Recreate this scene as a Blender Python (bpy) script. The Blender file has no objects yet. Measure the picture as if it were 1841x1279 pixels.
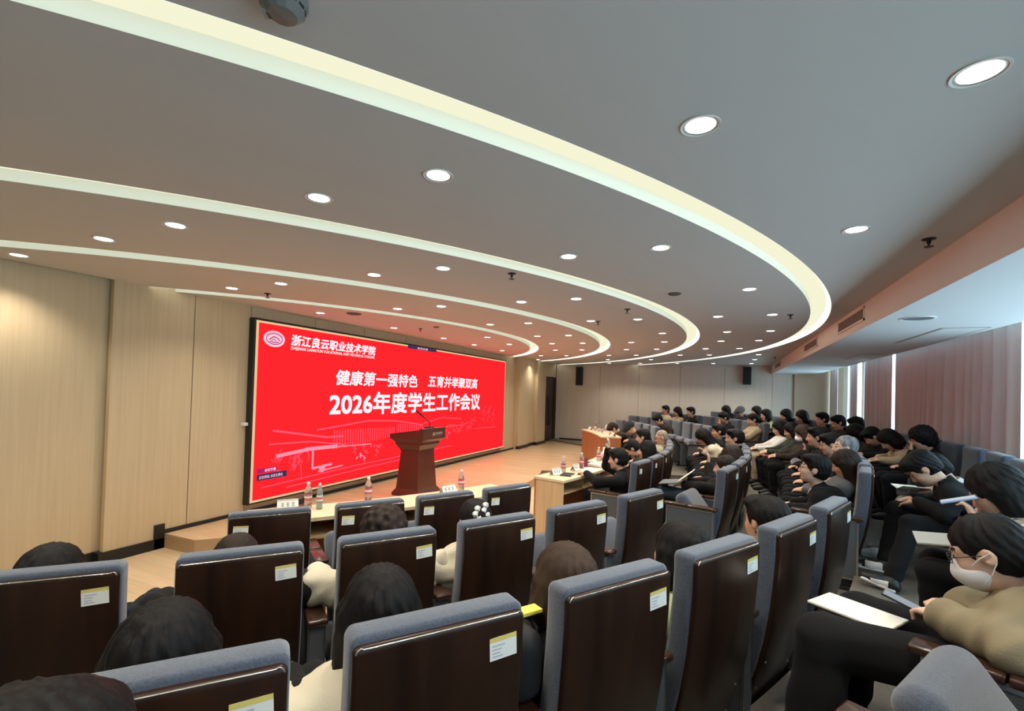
import bpy, bmesh, math, random
import numpy as np
import openvdb
from mathutils import Vector, Matrix, Euler

random.seed(7)
PI = math.pi
sc = bpy.context.scene
COL = sc.collection
# ------------------------------------------------------------------ place
EYE = 1.831                     # height of the camera above the main floor
CEIL = EYE + 1.0                # ceiling
STAGE = 0.154
CX, CY = -9.748, 7.703          # centre of every seat row and ceiling ring
WX = -5.6                       # wall with the screen
SX = 1.27                       # fascia of the lowered ceiling by the windows
SOFZ = EYE + 0.752
WINX = 2.86
SOFX = 2.38                    # edge of the lowered ceiling; the curtains hang in a recess behind it
BY = 16.0                       # far wall
NY = -2.6                       # wall behind the camera
FLOOR = dict(D=0.0, E=0.10, F=0.22, G=0.36)
ROWR = dict(D=9.0, E=10.1, F=11.25, G=12.35)


def polar(r, th, z=0.0):
    a = math.radians(th)
    return Vector((CX + r * math.cos(a), CY + r * math.sin(a), z))


# ------------------------------------------------------------------ materials
MATS = {}


def mat(name, col, rough=0.5, spec=0.5, metal=0.0, coat=0.0, emit=None, estr=0.0, noise=None, bump=None, trans=0.0, alpha=1.0, sheen=0.0, ior=1.45):
    """Principled material; noise = (scale, dark colour, stretch) mixes two tones, bump = (scale, strength, stretch)."""
    if name in MATS:
        return MATS[name]
    m = bpy.data.materials.new(name)
    m.use_nodes = True
    nt = m.node_tree
    p = nt.nodes['Principled BSDF']
    p.inputs['Base Color'].default_value = (*col, 1)
    p.inputs['Roughness'].default_value = rough
    p.inputs['Specular IOR Level'].default_value = spec
    p.inputs['Metallic'].default_value = metal
    p.inputs['Coat Weight'].default_value = coat
    p.inputs['Coat Roughness'].default_value = 0.12
    p.inputs['Transmission Weight'].default_value = trans
    p.inputs['IOR'].default_value = ior
    p.inputs['Alpha'].default_value = alpha
    if sheen:
        p.inputs['Sheen Weight'].default_value = sheen
        p.inputs['Sheen Roughness'].default_value = 0.5
    if emit is not None:
        p.inputs['Emission Color'].default_value = (*emit, 1)
        p.inputs['Emission Strength'].default_value = estr
    co = None
    if noise or bump:
        co = nt.nodes.new('ShaderNodeTexCoord')

    def field(scale, stretch, detail=4.0):
        mp = nt.nodes.new('ShaderNodeMapping')
        mp.inputs['Scale'].default_value = stretch
        nt.links.new(co.outputs['Object'], mp.inputs['Vector'])
        n = nt.nodes.new('ShaderNodeTexNoise')
        n.inputs['Scale'].default_value = scale
        n.inputs['Detail'].default_value = detail
        nt.links.new(mp.outputs['Vector'], n.inputs['Vector'])
        return n
    if noise:
        n = field(noise[0], noise[2])
        mx = nt.nodes.new('ShaderNodeMix')
        mx.data_type = 'RGBA'
        mx.inputs[6].default_value = (*col, 1)
        mx.inputs[7].default_value = (*noise[1], 1)
        rp = nt.nodes.new('ShaderNodeMapRange')
        rp.inputs[1].default_value = 0.35
        rp.inputs[2].default_value = 0.68
        nt.links.new(n.outputs['Fac'], rp.inputs[0])
        nt.links.new(rp.outputs[0], mx.inputs[0])
        nt.links.new(mx.outputs[2], p.inputs['Base Color'])
    if bump:
        n = field(bump[0], bump[2], 3.0)
        b = nt.nodes.new('ShaderNodeBump')
        b.inputs['Strength'].default_value = bump[1]
        b.inputs['Distance'].default_value = 0.01
        nt.links.new(n.outputs['Fac'], b.inputs['Height'])
        nt.links.new(b.outputs['Normal'], p.inputs['Normal'])
    MATS[name] = m
    return m


def plank_mat(name, c1, c2, rot, width=0.16, length=1.3, rough=0.35):
    m = bpy.data.materials.new(name)
    m.use_nodes = True
    nt = m.node_tree
    p = nt.nodes['Principled BSDF']
    p.inputs['Roughness'].default_value = rough
    co = nt.nodes.new('ShaderNodeTexCoord')
    mp = nt.nodes.new('ShaderNodeMapping')
    mp.inputs['Rotation'].default_value = (0, 0, rot)
    nt.links.new(co.outputs['Object'], mp.inputs['Vector'])
    br = nt.nodes.new('ShaderNodeTexBrick')
    br.offset = 0.37
    br.inputs['Scale'].default_value = 1.0
    br.inputs['Brick Width'].default_value = length
    br.inputs['Row Height'].default_value = width
    br.inputs['Mortar Size'].default_value = 0.0012
    br.inputs['Color1'].default_value = (*c1, 1)
    br.inputs['Color2'].default_value = (*c2, 1)
    br.inputs['Mortar'].default_value = (c2[0] * .45, c2[1] * .45, c2[2] * .45, 1)
    nt.links.new(mp.outputs['Vector'], br.inputs['Vector'])
    mp2 = nt.nodes.new('ShaderNodeMapping')
    mp2.inputs['Scale'].default_value = (1.2, 14, 1)
    nt.links.new(mp.outputs['Vector'], mp2.inputs['Vector'])
    n = nt.nodes.new('ShaderNodeTexNoise')
    n.inputs['Scale'].default_value = 2.5
    n.inputs['Detail'].default_value = 5
    nt.links.new(mp2.outputs['Vector'], n.inputs['Vector'])
    mx = nt.nodes.new('ShaderNodeMix')
    mx.data_type = 'RGBA'
    mx.blend_type = 'MULTIPLY'
    mx.inputs[0].default_value = 0.35
    nt.links.new(br.outputs['Color'], mx.inputs[6])
    nt.links.new(n.outputs['Color'], mx.inputs[7])
    nt.links.new(mx.outputs[2], p.inputs['Base Color'])
    MATS[name] = m
    return m


def emis(name, col, s):
    if name in MATS:
        return MATS[name]
    m = bpy.data.materials.new(name)
    m.use_nodes = True
    nt = m.node_tree
    nt.nodes.remove(nt.nodes['Principled BSDF'])
    e = nt.nodes.new('ShaderNodeEmission')
    e.inputs['Color'].default_value = (*col, 1)
    e.inputs['Strength'].default_value = s
    nt.links.new(e.outputs[0], nt.nodes['Material Output'].inputs['Surface'])
    MATS[name] = m
    return m


M_CEIL = mat('ceiling_paint', (.62, .62, .605), .85, .2)
M_COVE = mat('cove_paint', (.86, .88, .80), .8, .2)
M_FASC = mat('fascia_paint', (.90, .85, .81), .8, .2)
M_SOF = mat('soffit_paint', (.70, .72, .73), .7, .3)
M_WALL = mat('beige_wall_panel', (.575, .455, .29), .5, .35, noise=(3.0, (.52, .41, .255), (1, 12, .35)))
M_WALLB = mat('grey_wall_panel', (.64, .595, .52), .55, .3, noise=(2.0, (.60, .555, .48), (6, 1, .3)))
M_WALLC = mat('tan_wall_panel', (.50, .40, .29), .55, .3)
M_SEAM = mat('panel_seam', (.10, .07, .045), .8)
M_BLACK = mat('black_trim', (.012, .012, .012), .35)
M_STAGE = plank_mat('stage_planks', (.66, .46, .28), (.58, .40, .24), 0.0, rough=.26)
M_FLOORW = plank_mat('floor_planks', (.66, .50, .32), (.58, .43, .27), 0.0, rough=.4)
M_TIER = plank_mat('tier_vinyl', (.19, .17, .14), (.165, .145, .12), PI / 2, .2, 1.4, .45)
M_WOODD = mat('dark_lacquered_wood', (.030, .0125, .0065), .34, .32, noise=(1.6, (.015, .0065, .0038), (9, 9, .7)))
M_WOODT = mat('tablet_wood', (.045, .019, .012), .22, .5, coat=.4, noise=(2, (.03, .013, .008), (2, 14, 2)))
M_FAB = mat('slate_blue_fabric', (.088, .105, .140), .9, .15, sheen=.5, noise=(160, (.056, .068, .096), (1, 1, 1)), bump=(420, .35, (1, 1, 1)))
M_FABS = mat('grey_side_fabric', (.105, .115, .128), .9, .15, noise=(220, (.08, .088, .098), (1, 1, 1)))
M_ALU = mat('brushed_aluminium', (.55, .55, .54), .35, metal=1)
M_CHROME = mat('bright_edging', (.62, .60, .57), .25, metal=.9)  # for the screws and the modelled highlight on the seat backs
M_DARKM = mat('dark_metal', (.03, .03, .032), .45, metal=.6)
M_LIGHTW = mat('light_oak_board', (.62, .46, .27), .45, .4, noise=(2.2, (.54, .39, .22), (10, 10, .6)))
M_DESKT = mat('pale_desk_top', (.72, .58, .40), .4, .45, noise=(2.0, (.66, .52, .34), (2, 9, 2)))
M_REDW = mat('red_brown_board', (.36, .145, .06), .4, .45, noise=(2.0, (.30, .115, .045), (9, 9, .7)))
M_LECT = mat('mahogany', (.085, .021, .013), .32, .5, coat=.3, noise=(1.8, (.075, .019, .012), (10, 10, .6)))
M_WHITE = mat('white_card', (.80, .79, .74), .7)
M_PAPER = mat('paper', (.82, .80, .72), .75)
M_INK = mat('ink', (.05, .05, .055), .7)
M_YEL = mat('label_yellow', (.72, .58, .16), .6)
M_CURT = mat('mauve_curtain', (.72, .645, .62), .9, .1, sheen=.3, bump=(300, .2, (1, 1, .2)))
M_GLASS = bpy.data.materials.new('window_glass')
M_GLASS.use_nodes = True
_nt = M_GLASS.node_tree
_nt.nodes.remove(_nt.nodes['Principled BSDF'])
_tr = _nt.nodes.new('ShaderNodeBsdfTransparent')
_tr.inputs[0].default_value = (.93, .96, .97, 1)
_gl = _nt.nodes.new('ShaderNodeBsdfGlossy')
_gl.inputs['Roughness'].default_value = .02
_mx = _nt.nodes.new('ShaderNodeMixShader')
_mx.inputs[0].default_value = .06
_nt.links.new(_tr.outputs[0], _mx.inputs[1])
_nt.links.new(_gl.outputs[0], _mx.inputs[2])
_nt.links.new(_mx.outputs[0], _nt.nodes['Material Output'].inputs['Surface'])
M_FRAME = mat('window_frame', (.55, .58, .60), .4, metal=.5)
M_DOOR = mat('dark_door', (.022, .016, .014), .4, coat=.2)
M_SPK = mat('speaker_black', (.008, .008, .010), .5)
M_GRILLE = mat('vent_grille', (.34, .29, .26), .6)
M_GRILLED = mat('vent_dark', (.12, .10, .09), .8)
M_DET = mat('detector_plastic', (.17, .17, .16), .5)
M_DETL = mat('detector_label', (.33, .33, .33), .6)
M_PET = mat('clear_bottle', (.93, .95, .95), .05, .5, trans=.85, ior=1.2)
M_PETG = mat('green_bottle', (.45, .70, .66), .08, .5, trans=.7, ior=1.2)
M_CAPW = mat('bottle_cap', (.85, .83, .80), .4)
M_BLAB = mat('bottle_label_red', (.60, .12, .13), .5)
M_BLABW = mat('bottle_label_white', (.82, .80, .78), .5)
# strengths
LAMP_W = 58.0
E_COVE = 1.3
E_RED = 1.2

# ------------------------------------------------------------------ object helpers


def setp(o, label=None, cat=None, group=None, kind=None):
    if label:
        o['label'] = label
    if cat:
        o['category'] = cat
    if group:
        o['group'] = group
    if kind:
        o['kind'] = kind
    return o


def root(name, label, cat, loc=(0, 0, 0), rz=0.0, group=None):
    o = bpy.data.objects.new(name, None)
    o.empty_display_size = .1
    COL.objects.link(o)
    o.location = loc
    o.rotation_euler = (0, 0, rz)
    return setp(o, label, cat, group)


def link(name, me, parent=None, loc=None, rot=None):
    o = bpy.data.objects.new(name, me)
    COL.objects.link(o)
    if parent is not None:
        o.parent = parent
    if loc is not None:
        o.location = loc
    if rot is not None:
        o.rotation_euler = rot
    return o


class MB:
    """Collects shapes into one mesh."""

    def __init__(s):
        s.v, s.f, s.m, s.mats = [], [], [], []

    def mi(s, m):
        if m not in s.mats:
            s.mats.append(m)
        return s.mats.index(m)

    def add(s, vs, fs, m):
        b = len(s.v)
        k = s.mi(m)
        s.v += [tuple(v) for v in vs]
        for f in fs:
            s.f.append([b + i for i in f])
            s.m.append(k)

    def box(s, lo, hi, m, mtx=None):
        x0, y0, z0 = lo
        x1, y1, z1 = hi
        vs = [Vector(p) for p in ((x0, y0, z0), (x1, y0, z0), (x1, y1, z0), (x0, y1, z0), (x0, y0, z1), (x1, y0, z1), (x1, y1, z1), (x0, y1, z1))]
        if mtx is not None:
            vs = [mtx @ v for v in vs]
        s.add(vs, [(0, 3, 2, 1), (4, 5, 6, 7), (0, 1, 5, 4), (1, 2, 6, 5), (2, 3, 7, 6), (3, 0, 4, 7)], m)

    def bbox(s, lo, hi, m, b=.006, mtx=None, seg=2):
        """box with rounded edges"""
        bm = bmesh.new()
        bmesh.ops.create_cube(bm, size=1)
        c = [(lo[i] + hi[i]) / 2 for i in range(3)]
        d = [hi[i] - lo[i] for i in range(3)]
        for v in bm.verts:
            v.co = Vector([v.co[i] * d[i] + c[i] for i in range(3)])
        bmesh.ops.bevel(bm, geom=bm.edges[:], offset=min(b, min(d) * .45), segments=seg, profile=.5, affect='EDGES')
        s.bm(bm, m, mtx)

    def bm(s, bm, m, mtx=None):
        bm.verts.index_update()
        s.add([(mtx @ v.co) if mtx is not None else v.co for v in bm.verts], [[v.index for v in f.verts] for f in bm.faces], m)
        bm.free()

    def lathe(s, prof, m, n=20, c=(0, 0, 0), cap=True, mtx=None):
        vs, fs = [], []
        for (r, z) in prof:
            for i in range(n):
                a = 2 * PI * i / n
                p = Vector((c[0] + r * math.cos(a), c[1] + r * math.sin(a), c[2] + z))
                vs.append(mtx @ p if mtx is not None else p)
        k = len(prof)
        for j in range(k - 1):
            for i in range(n):
                fs.append((j * n + i, j * n + (i + 1) % n, (j + 1) * n + (i + 1) % n, (j + 1) * n + i))
        if cap:
            fs.append(tuple(range(n))[::-1])
            fs.append(tuple((k - 1) * n + i for i in range(n)))
        s.add(vs, fs, m)

    def tube(s, pts, r, m, n=8):
        pts = [Vector(p) for p in pts]
        vs, fs = [], []
        for k, p in enumerate(pts):
            t = (pts[min(k + 1, len(pts) - 1)] - pts[max(k - 1, 0)]).normalized()
            u = t.orthogonal().normalized() if k == 0 else (u - t * u.dot(t)).normalized()
            w = t.cross(u)
            rr = r[k] if isinstance(r, (list, tuple)) else r
            for i in range(n):
                a = 2 * PI * i / n
                vs.append(p + (u * math.cos(a) + w * math.sin(a)) * rr)
        for k in range(len(pts) - 1):
            for i in range(n):
                fs.append((k * n + i, k * n + (i + 1) % n, (k + 1) * n + (i + 1) % n, (k + 1) * n + i))
        fs.append(tuple(range(n))[::-1])
        fs.append(tuple((len(pts) - 1) * n + i for i in range(n)))
        s.add(vs, fs, m)

    def slab(s, rowsf, layers, m):
        """rowsf(inset) -> rows of (half width, profile point (x,z), normal (nx,nz)); layers: (inset, depth). A bent rounded board."""
        L = []
        for (ins, dep) in layers:
            rows = rowsf(ins)
            L.append([((x + nx * dep, z + nz * dep), max(hw, .002)) for (hw, (x, z), (nx, nz)) in rows])
        vs, fs = [], []
        k = len(rows)
        for pts in L:
            for ((x, z), h) in pts:
                vs.append((x, h, z))
            for ((x, z), h) in pts[::-1]:
                vs.append((x, -h, z))
        n = 2 * k
        for j in range(len(L) - 1):
            for i in range(n):
                fs.append((j * n + i, j * n + (i + 1) % n, (j + 1) * n + (i + 1) % n, (j + 1) * n + i))
        for j, fl in ((0, True), (len(L) - 1, False)):
            for i in range(k - 1):
                q = (j * n + i, j * n + i + 1, j * n + n - 2 - i, j * n + n - 1 - i)
                fs.append(q if not fl else q[::-1])
        s.add(vs, fs, m)

    def mesh(s, name, smooth=None):
        me = bpy.data.meshes.new(name)
        me.from_pydata(s.v, [], s.f)
        for m in s.mats:
            me.materials.append(m)
        me.polygons.foreach_set('material_index', s.m)
        bm = bmesh.new()
        bm.from_mesh(me)
        bmesh.ops.recalc_face_normals(bm, faces=bm.faces)
        bm.to_mesh(me)
        bm.free()
        if smooth is not None:
            me.polygons.foreach_set('use_smooth', [True] * len(me.polygons))
            try:
                me.set_sharp_from_angle(angle=math.radians(smooth))
            except Exception:
                pass
        me.update()
        return me

    def obj(s, name, parent=None, loc=None, rot=None, smooth=None):
        return link(name, s.mesh(name, smooth), parent, loc, rot)


def structure(name, mb, smooth=None):
    o = mb.obj(name, smooth=smooth)
    o['kind'] = 'structure'
    return o


def copy_tree(o, parent=None):
    c = o.copy()
    COL.objects.link(c)
    if parent is not None:
        c.parent = parent
    for ch in list(o.children):
        copy_tree(ch, c)
    return c


def text_mesh(body, size, m, extrude=.001, bold=0.0, shear=0.0, width=None, name='lettering'):
    cu = bpy.data.curves.new('txt', 'FONT')
    cu.body = body
    cu.size = size
    cu.extrude = extrude
    cu.shear = shear
    cu.resolution_u = 3
    o = bpy.data.objects.new('txt', cu)
    COL.objects.link(o)
    dg = bpy.context.evaluated_depsgraph_get()
    me = bpy.data.meshes.new_from_object(o.evaluated_get(dg))
    bpy.data.objects.remove(o)
    bpy.data.curves.remove(cu)
    me.name = name
    if width:
        xs = [v.co.x for v in me.vertices]
        k = width / (max(xs) - min(xs))
        for v in me.vertices:
            v.co.x *= k
    me.materials.clear()
    me.materials.append(m)
    if bold:
        b = MB()
        vs = [tuple(v.co) for v in me.vertices]
        fs = [list(p.vertices) for p in me.polygons]
        for k, (dx, dy) in enumerate(((-1, -1), (1, -1), (-1, 1), (1, 1), (0, 0))):
            b.add([(x + dx * bold, y + dy * bold, z + k * .0002) for x, y, z in vs], fs, m)
        me = b.mesh(name)
    return me


ORD = ['first', 'second', 'third', 'fourth', 'fifth', 'sixth', 'seventh', 'eighth', 'ninth', 'tenth', 'eleventh', 'twelfth']

# ------------------------------------------------------------------ room shell
RINGS = [('A', 6.11, 6.31), ('B', 7.62, 7.83), ('C', 9.18, 9.38), ('D', 10.72, 10.91)]


def clip_rect(bm, x0, x1, y0, y1):
    for co, no in (((x0, 0, 0), (-1, 0, 0)), ((x1, 0, 0), (1, 0, 0)), ((0, y0, 0), (0, -1, 0)), ((0, y1, 0), (0, 1, 0))):
        bmesh.ops.bisect_plane(bm, geom=bm.verts[:] + bm.edges[:] + bm.faces[:], plane_co=co, plane_no=no, clear_outer=True, dist=1e-5)


def ring_bm(prof, a0=-75, a1=75, n=300, clip=(WX, SX, NY, BY)):
    """surface of revolution about the ring centre: prof = [(r, z), ...], clipped to the room"""
    bm = bmesh.new()
    rows = []
    for i in range(n + 1):
        a = a0 + (a1 - a0) * i / n
        rows.append([bm.verts.new(polar(r, a, z)) for (r, z) in prof])
    for i in range(n):
        for j in range(len(prof) - 1):
            bm.faces.new((rows[i][j], rows[i + 1][j], rows[i + 1][j + 1], rows[i][j + 1]))
    if clip:
        clip_rect(bm, *clip)
    return bm


mb = MB()
edges = [1.5] + [r for _, a, b in RINGS for r in (a, b)] + [19.0]
for k in range(0, len(edges), 2):
    bm = ring_bm([(edges[k], CEIL), (edges[k + 1], CEIL)], -89, 89, 356)
    mb.bm(bm, M_CEIL)
mb.box((WX - .3, NY - .3, CEIL + .12), (WINX + .05, BY + .3, CEIL + .2), M_CEIL)
structure('ceiling', mb)

cove_pos = ['smallest ring, above the red screen', 'second ring out from the screen', 'third ring out from the screen', 'largest ring, above the audience']
for (nm, r0, r1), where in zip(RINGS, cove_pos):
    t = root('cove_light', 'glowing curved slot of light in the ceiling, ' + where, 'cove light', polar(r1, 0, CEIL), 0, 'curved ceiling coves')
    off = -Vector(t.location)
    H = .062
    b1 = ring_bm([(r0, CEIL - .001), (r0, CEIL + H)])
    for v in b1.verts:
        v.co += off
    m1 = MB()
    m1.bm(b1, M_COVE)
    m1.obj('inner_rim', t)
    b3 = ring_bm([(r1 - .045, CEIL + H - .001), (r1 + .04, CEIL + H - .001), (r1 + .04, CEIL + .012), (r1, CEIL + .012), (r1, CEIL - .001)])
    for v in b3.verts:
        v.co += off
    m3 = MB()
    m3.bm(b3, emis('cove_strip', (1.0, .99, .84), E_COVE))
    m3.obj('light_strip', t)
    b2 = ring_bm([(r0, CEIL + H), (r1 - .045, CEIL + H)])
    for v in b2.verts:
        v.co += off
    m2 = MB()
    m2.bm(b2, emis('cove_glow', (1.0, .99, .72), .88))  # slot top glows by itself, in place of light cast by the hidden strip
    m2.obj('light_diffuser', t)

# main floor, stage and tiers
mb = MB()
mb.box((WX - .4, NY - .3, -.1), (WINX + .6, BY + .3, 0), M_FLOORW)
structure('floor', mb)


def prism(mb, pts, z0, z1, mtop, mside):
    n = len(pts)
    vs = [(p[0], p[1], z0) for p in pts] + [(p[0], p[1], z1) for p in pts]
    mb.add(vs, [tuple(range(n, 2 * n))], mtop)
    mb.add(vs, [(i, (i + 1) % n, n + (i + 1) % n, n + i) for i in range(n)], mside)


mb = MB()
arc = [polar(6.47, a) for a in np.linspace(-43.9, 30, 80)]
pts = [(WX, 3.20)] + [(p.x, p.y) for p in arc] + [(-4.02, BY), (WX, BY)]
M_STEP = mat('stage_riser', (.42, .29, .17), .45, noise=(2, (.36, .25, .14), (1, 1, 10)))
prism(mb, pts, .001, STAGE, M_STAGE, M_STEP)
structure('floor_stage', mb)
M_RISER = mat('tier_riser', (.16, .13, .10), .5)
for nm, r0, z0, z1, fl in (('lower', 8.98, 0.0, .10, 'E'), ('middle', 10.02, .10, .22, 'F'), ('upper', 11.16, .22, .36, 'G')):
    mb = MB()
    b = ring_bm([(r0, z0 + .001), (r0, z1), (17.5, z1)], -72, 72, 288, (WX + .02, WINX, NY, BY))
    mb.bm(b, M_TIER)
    b = ring_bm([(r0 - .012, z0 + .001), (r0 - .012, z1 + .003), (r0 + .03, z1 + .003)], -72, 72, 288, (WX + .02, WINX, NY, BY))
    mb.bm(b, M_RISER)
    structure('floor_tier_' + nm, mb)

for nm, r0, r1, z0, z1 in (('far_front', 6.47, 8.98, .0, .1535), ('far_lower', 8.98, 10.02, .1535, .20), ('far_middle', 10.02, 11.16, .20, .31), ('far_upper', 11.16, 17.5, .31, .40)):
    mb = MB()
    b = ring_bm([(r0, z0), (r0, z1), (r1, z1)], 16.6, 74, 120, (WX + .02, WINX, NY, BY))
    mb.bm(b, M_STAGE if nm == 'far_front' else M_TIER)
    a, c = polar(r0, 16.6), polar(min(r1, 13.1), 16.6)
    mb.add([(a.x, a.y, 0), (c.x, c.y, 0), (c.x, c.y, z1), (a.x, a.y, z1)], [(0, 1, 2, 3)], M_RISER)
    structure('floor_' + nm, mb)

# wall with the screen: panels with open seams, black skirting, pilasters
SEAMS = [2.64, 3.44, 4.15, 5.2, 6.25, 7.40, 8.5, 9.6, 10.62, 11.7, 12.6]
mb = MB()
mb.box((WX - .3, 2.66, -.05), (WX - .03, BY + .3, CEIL + .1), M_SEAM)
for a, b in zip(SEAMS[:-1], SEAMS[1:]):
    mb.bbox((WX - .06, a + .004, .0), (WX, b - .004, CEIL + .05), M_WALL, .003)
structure('wall_screen', mb)
mb = MB()
mb.box((WX - .35, NY - .3, -.05), (WX - .09, 2.67, CEIL + .1), M_WALL)
structure('wall_screen_near', mb)
mb = MB()
mb.bbox((WX - .1, 12.6, 0), (WX + .16, 13.35, CEIL + .02), M_WALL, .006)
mb.bbox((WX - .1, 13.36, 0), (WX + .10, 13.95, CEIL + .02), M_WALL, .006)
mb.bbox((WX - .1, 13.96, 0), (WX + .20, 14.72, CEIL + .02), M_WALL, .006)
mb.box((WX - .1, 14.72, EYE + .55), (WX + .10, BY, CEIL + .02), M_WALL)
structure('wall_pilaster', mb)
mb = MB()
mb.box((WX - .10, NY, 0), (WX - .07, 2.63, .11), M_BLACK)
mb.box((WX - .09, 2.60, 0), (WX + .02, 2.655, .11), M_BLACK)
mb.box((WX - .02, 2.64, 0), (WX + .022, 3.2, .11), M_BLACK)
mb.box((WX - .02, 3.10, 0), (WX + .022, 3.2, .11 + STAGE), M_BLACK)
mb.box((WX - .02, 3.2, STAGE), (WX + .022, 12.6, STAGE + .042), M_BLACK)
mb.box((WX + .10, 12.59, STAGE), (WX + .178, 13.36, STAGE + .09), M_BLACK)
mb.box((WX + .05, 13.36, STAGE), (WX + .12, 13.96, STAGE + .09), M_BLACK)
mb.box((WX + .10, 13.95, STAGE), (WX + .22, 14.73, STAGE + .09), M_BLACK)
structure('baseboard_screen', mb)

# far wall
mb = MB()
mb.box((WX - .3, BY + .04, -.05), (WINX + .5, BY + .3, CEIL + .1), M_SEAM)
xs = [WX + .12, -3.9, -2.6, -1.3, 0.0, 1.3, 1.86]
for a, b in zip(xs[:-1], xs[1:]):
    mb.bbox((a + .003, BY, 0), (b - .003, BY + .06, CEIL + .05), M_WALLB, .003)
structure('wall_far', mb)
mb = MB()
mb.bbox((1.86, BY - .10, 0), (WINX + .04, BY + .06, CEIL + .02), M_WALLC, .004)
mb.box((1.86, BY - .104, .95), (WINX + .04, BY - .09, .965), M_SEAM)
structure('wall_corner', mb)
mb = MB()
mb.box((WX + .3, BY - .022, STAGE), (1.86, BY + .01, STAGE + .09), M_BLACK)
structure('baseboard_far', mb)
mb = MB()
mb.box((WX - .3, NY - .3, -.05), (WINX + .5, NY, CEIL + .1), M_WALLB)
structure('wall_near', mb)

# fascia and lowered ceiling along the windows
mb = MB()
mb.box((SX, NY - .2, SOFZ), (SX + .04, BY + .1, CEIL + .1), M_FASC)
structure('ceiling_fascia', mb)
mb = MB()
mb.box((SX + .001, NY - .2, SOFZ - .002), (SOFX, BY + .1, SOFZ + .03), M_SOF)
mb.box((SOFX - .02, NY - .2, SOFZ), (SOFX, BY + .1, CEIL + .15), M_SOF)
structure('ceiling_lowered', mb)
for y0, x0, y1, x1, w in ((5.95, 1.95, 7.3, 2.28, 'near the long curtain'), (9.0, 1.95, 10.0, 2.28, 'above the window gap')):
    mb = MB()
    mb.box((x0 - .02, y0 - .02, SOFZ - .006), (x1 + .02, y1 + .02, SOFZ - .001), M_GRILLE)
    mb.box((x0, y0, SOFZ - .008), (x1, y1, SOFZ - .004), M_SOF)
    o = mb.obj('ceiling_hatch')
    setp(o, 'flush access hatch in the lowered ceiling ' + w, 'hatch')

# door in the corner beyond the screen
d = MB()
d.box((WX - .06, 14.76, STAGE), (WX + .03, BY - .02, EYE + .56), M_DARKM)
door = d.obj('door_1')
door['kind'] = 'structure'
for k, (a, b) in enumerate(((14.80, 15.37), (15.38, 15.96))):
    m = MB()
    m.bbox((WX + .02, a, STAGE + .01), (WX + .06, b, EYE + .52), M_DOOR, .006)
    leaf = m.obj('door_leaf', door)
    m = MB()
    yy = b - .08 if k == 0 else a + .08
    m.tube([(WX + .07, yy, STAGE + .55), (WX + .11, yy, STAGE + .58), (WX + .11, yy, STAGE + 1.5), (WX + .07, yy, STAGE + 1.53)], .013, M_DARKM)
    m.obj('door_handle', leaf)

# windows along the right side, built as frames with panes
wins = [(-2.4, 2.1), (2.2, 6.3), (6.4, 9.9), (10.0, 13.0), (13.1, 15.9)]
for k, (a, b) in enumerate(wins):
    m = MB()
    fr = .05
    for lo, hi in (((a, .75), (b, .80)), ((a, CEIL - .05), (b, CEIL)), ((a, .75), (a + fr, CEIL)), ((b - fr, .75), (b, CEIL)), (((a + b) / 2 - .025, .75), ((a + b) / 2 + .025, CEIL))):
        m.box((WINX + .01, lo[0], lo[1]), (WINX + .05, hi[0], hi[1]), M_FRAME)
    w = m.obj('window_%d' % (k + 1))
    w['kind'] = 'structure'
    g = MB()
    g.box((WINX + .025, a + .02, .77), (WINX + .031, b - .02, CEIL - .02), M_GLASS)
    g.obj('pane', w)
mb = MB()
mb.box((WINX, NY - .2, -.05), (WINX + .05, BY + .2, .75), M_WALLC)
for a, b in zip([NY - .2] + [w[1] for w in wins], [w[0] for w in wins] + [BY + .2]):
    mb.box((WINX, a, .7), (WINX + .05, b, CEIL + .15), M_WALLC)
structure('wall_window', mb)


def curtain(y0, y1, label, seed, x=2.735, z1=CEIL - .02, z0=.03, flare=0.0):
    rnd = random.Random(seed)
    n = max(16, int((y1 - y0) * 64))
    nz = 10
    ph = [rnd.uniform(0, 6.28) for _ in range(4)]
    vs, fs = [], []
    for j in range(nz + 1):
        u = j / nz
        for i in range(n + 1):
            t = i / n
            y = y0 + (y1 - y0) * t
            q = y * 2 * PI / .25 + 1.1 * math.sin(y * 4.1 + ph[0]) + .5 * math.sin(y * 9 + ph[3])
            amp = .085 * (.65 + .35 * u) * (0.75 + .25 * math.sin(y * 3.3 + ph[1]))
            amp *= min(1.0, .15 + min(y - y0, y1 - y) / .45)
            w = amp * (1.0 - 1.9 * abs(math.sin(q / 2)) ** .75 + .18 * math.sin(2 * q + ph[2]))
            yy = y + .012 * math.cos(q) + flare * u * (t - .5)
            vs.append((x + w, yy, z1 + (z0 - z1) * u))
    for j in range(nz):
        for i in range(n):
            a = j * (n + 1) + i
            fs.append((a, a + 1, a + n + 2, a + n + 1))
    m = MB()
    m.add(vs, fs, M_CURT)
    o = m.obj('curtain', smooth=180)
    md = o.modifiers.new('thickness', 'SOLIDIFY')
    md.thickness = .004
    return setp(o, label, 'curtain', 'mauve window curtains')


curtain(6.45, 10.30, 'long mauve curtain drawn across the windows nearest the camera', 1)
curtain(10.46, 12.30, 'mauve curtain hanging between the thin bright slit and the window gap', 2)
curtain(12.85, 13.50, 'narrow mauve curtain hanging between two bright window gaps', 3)
curtain(14.90, 15.85, 'mauve curtain gathered at the corner of the far wall', 4)

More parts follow.
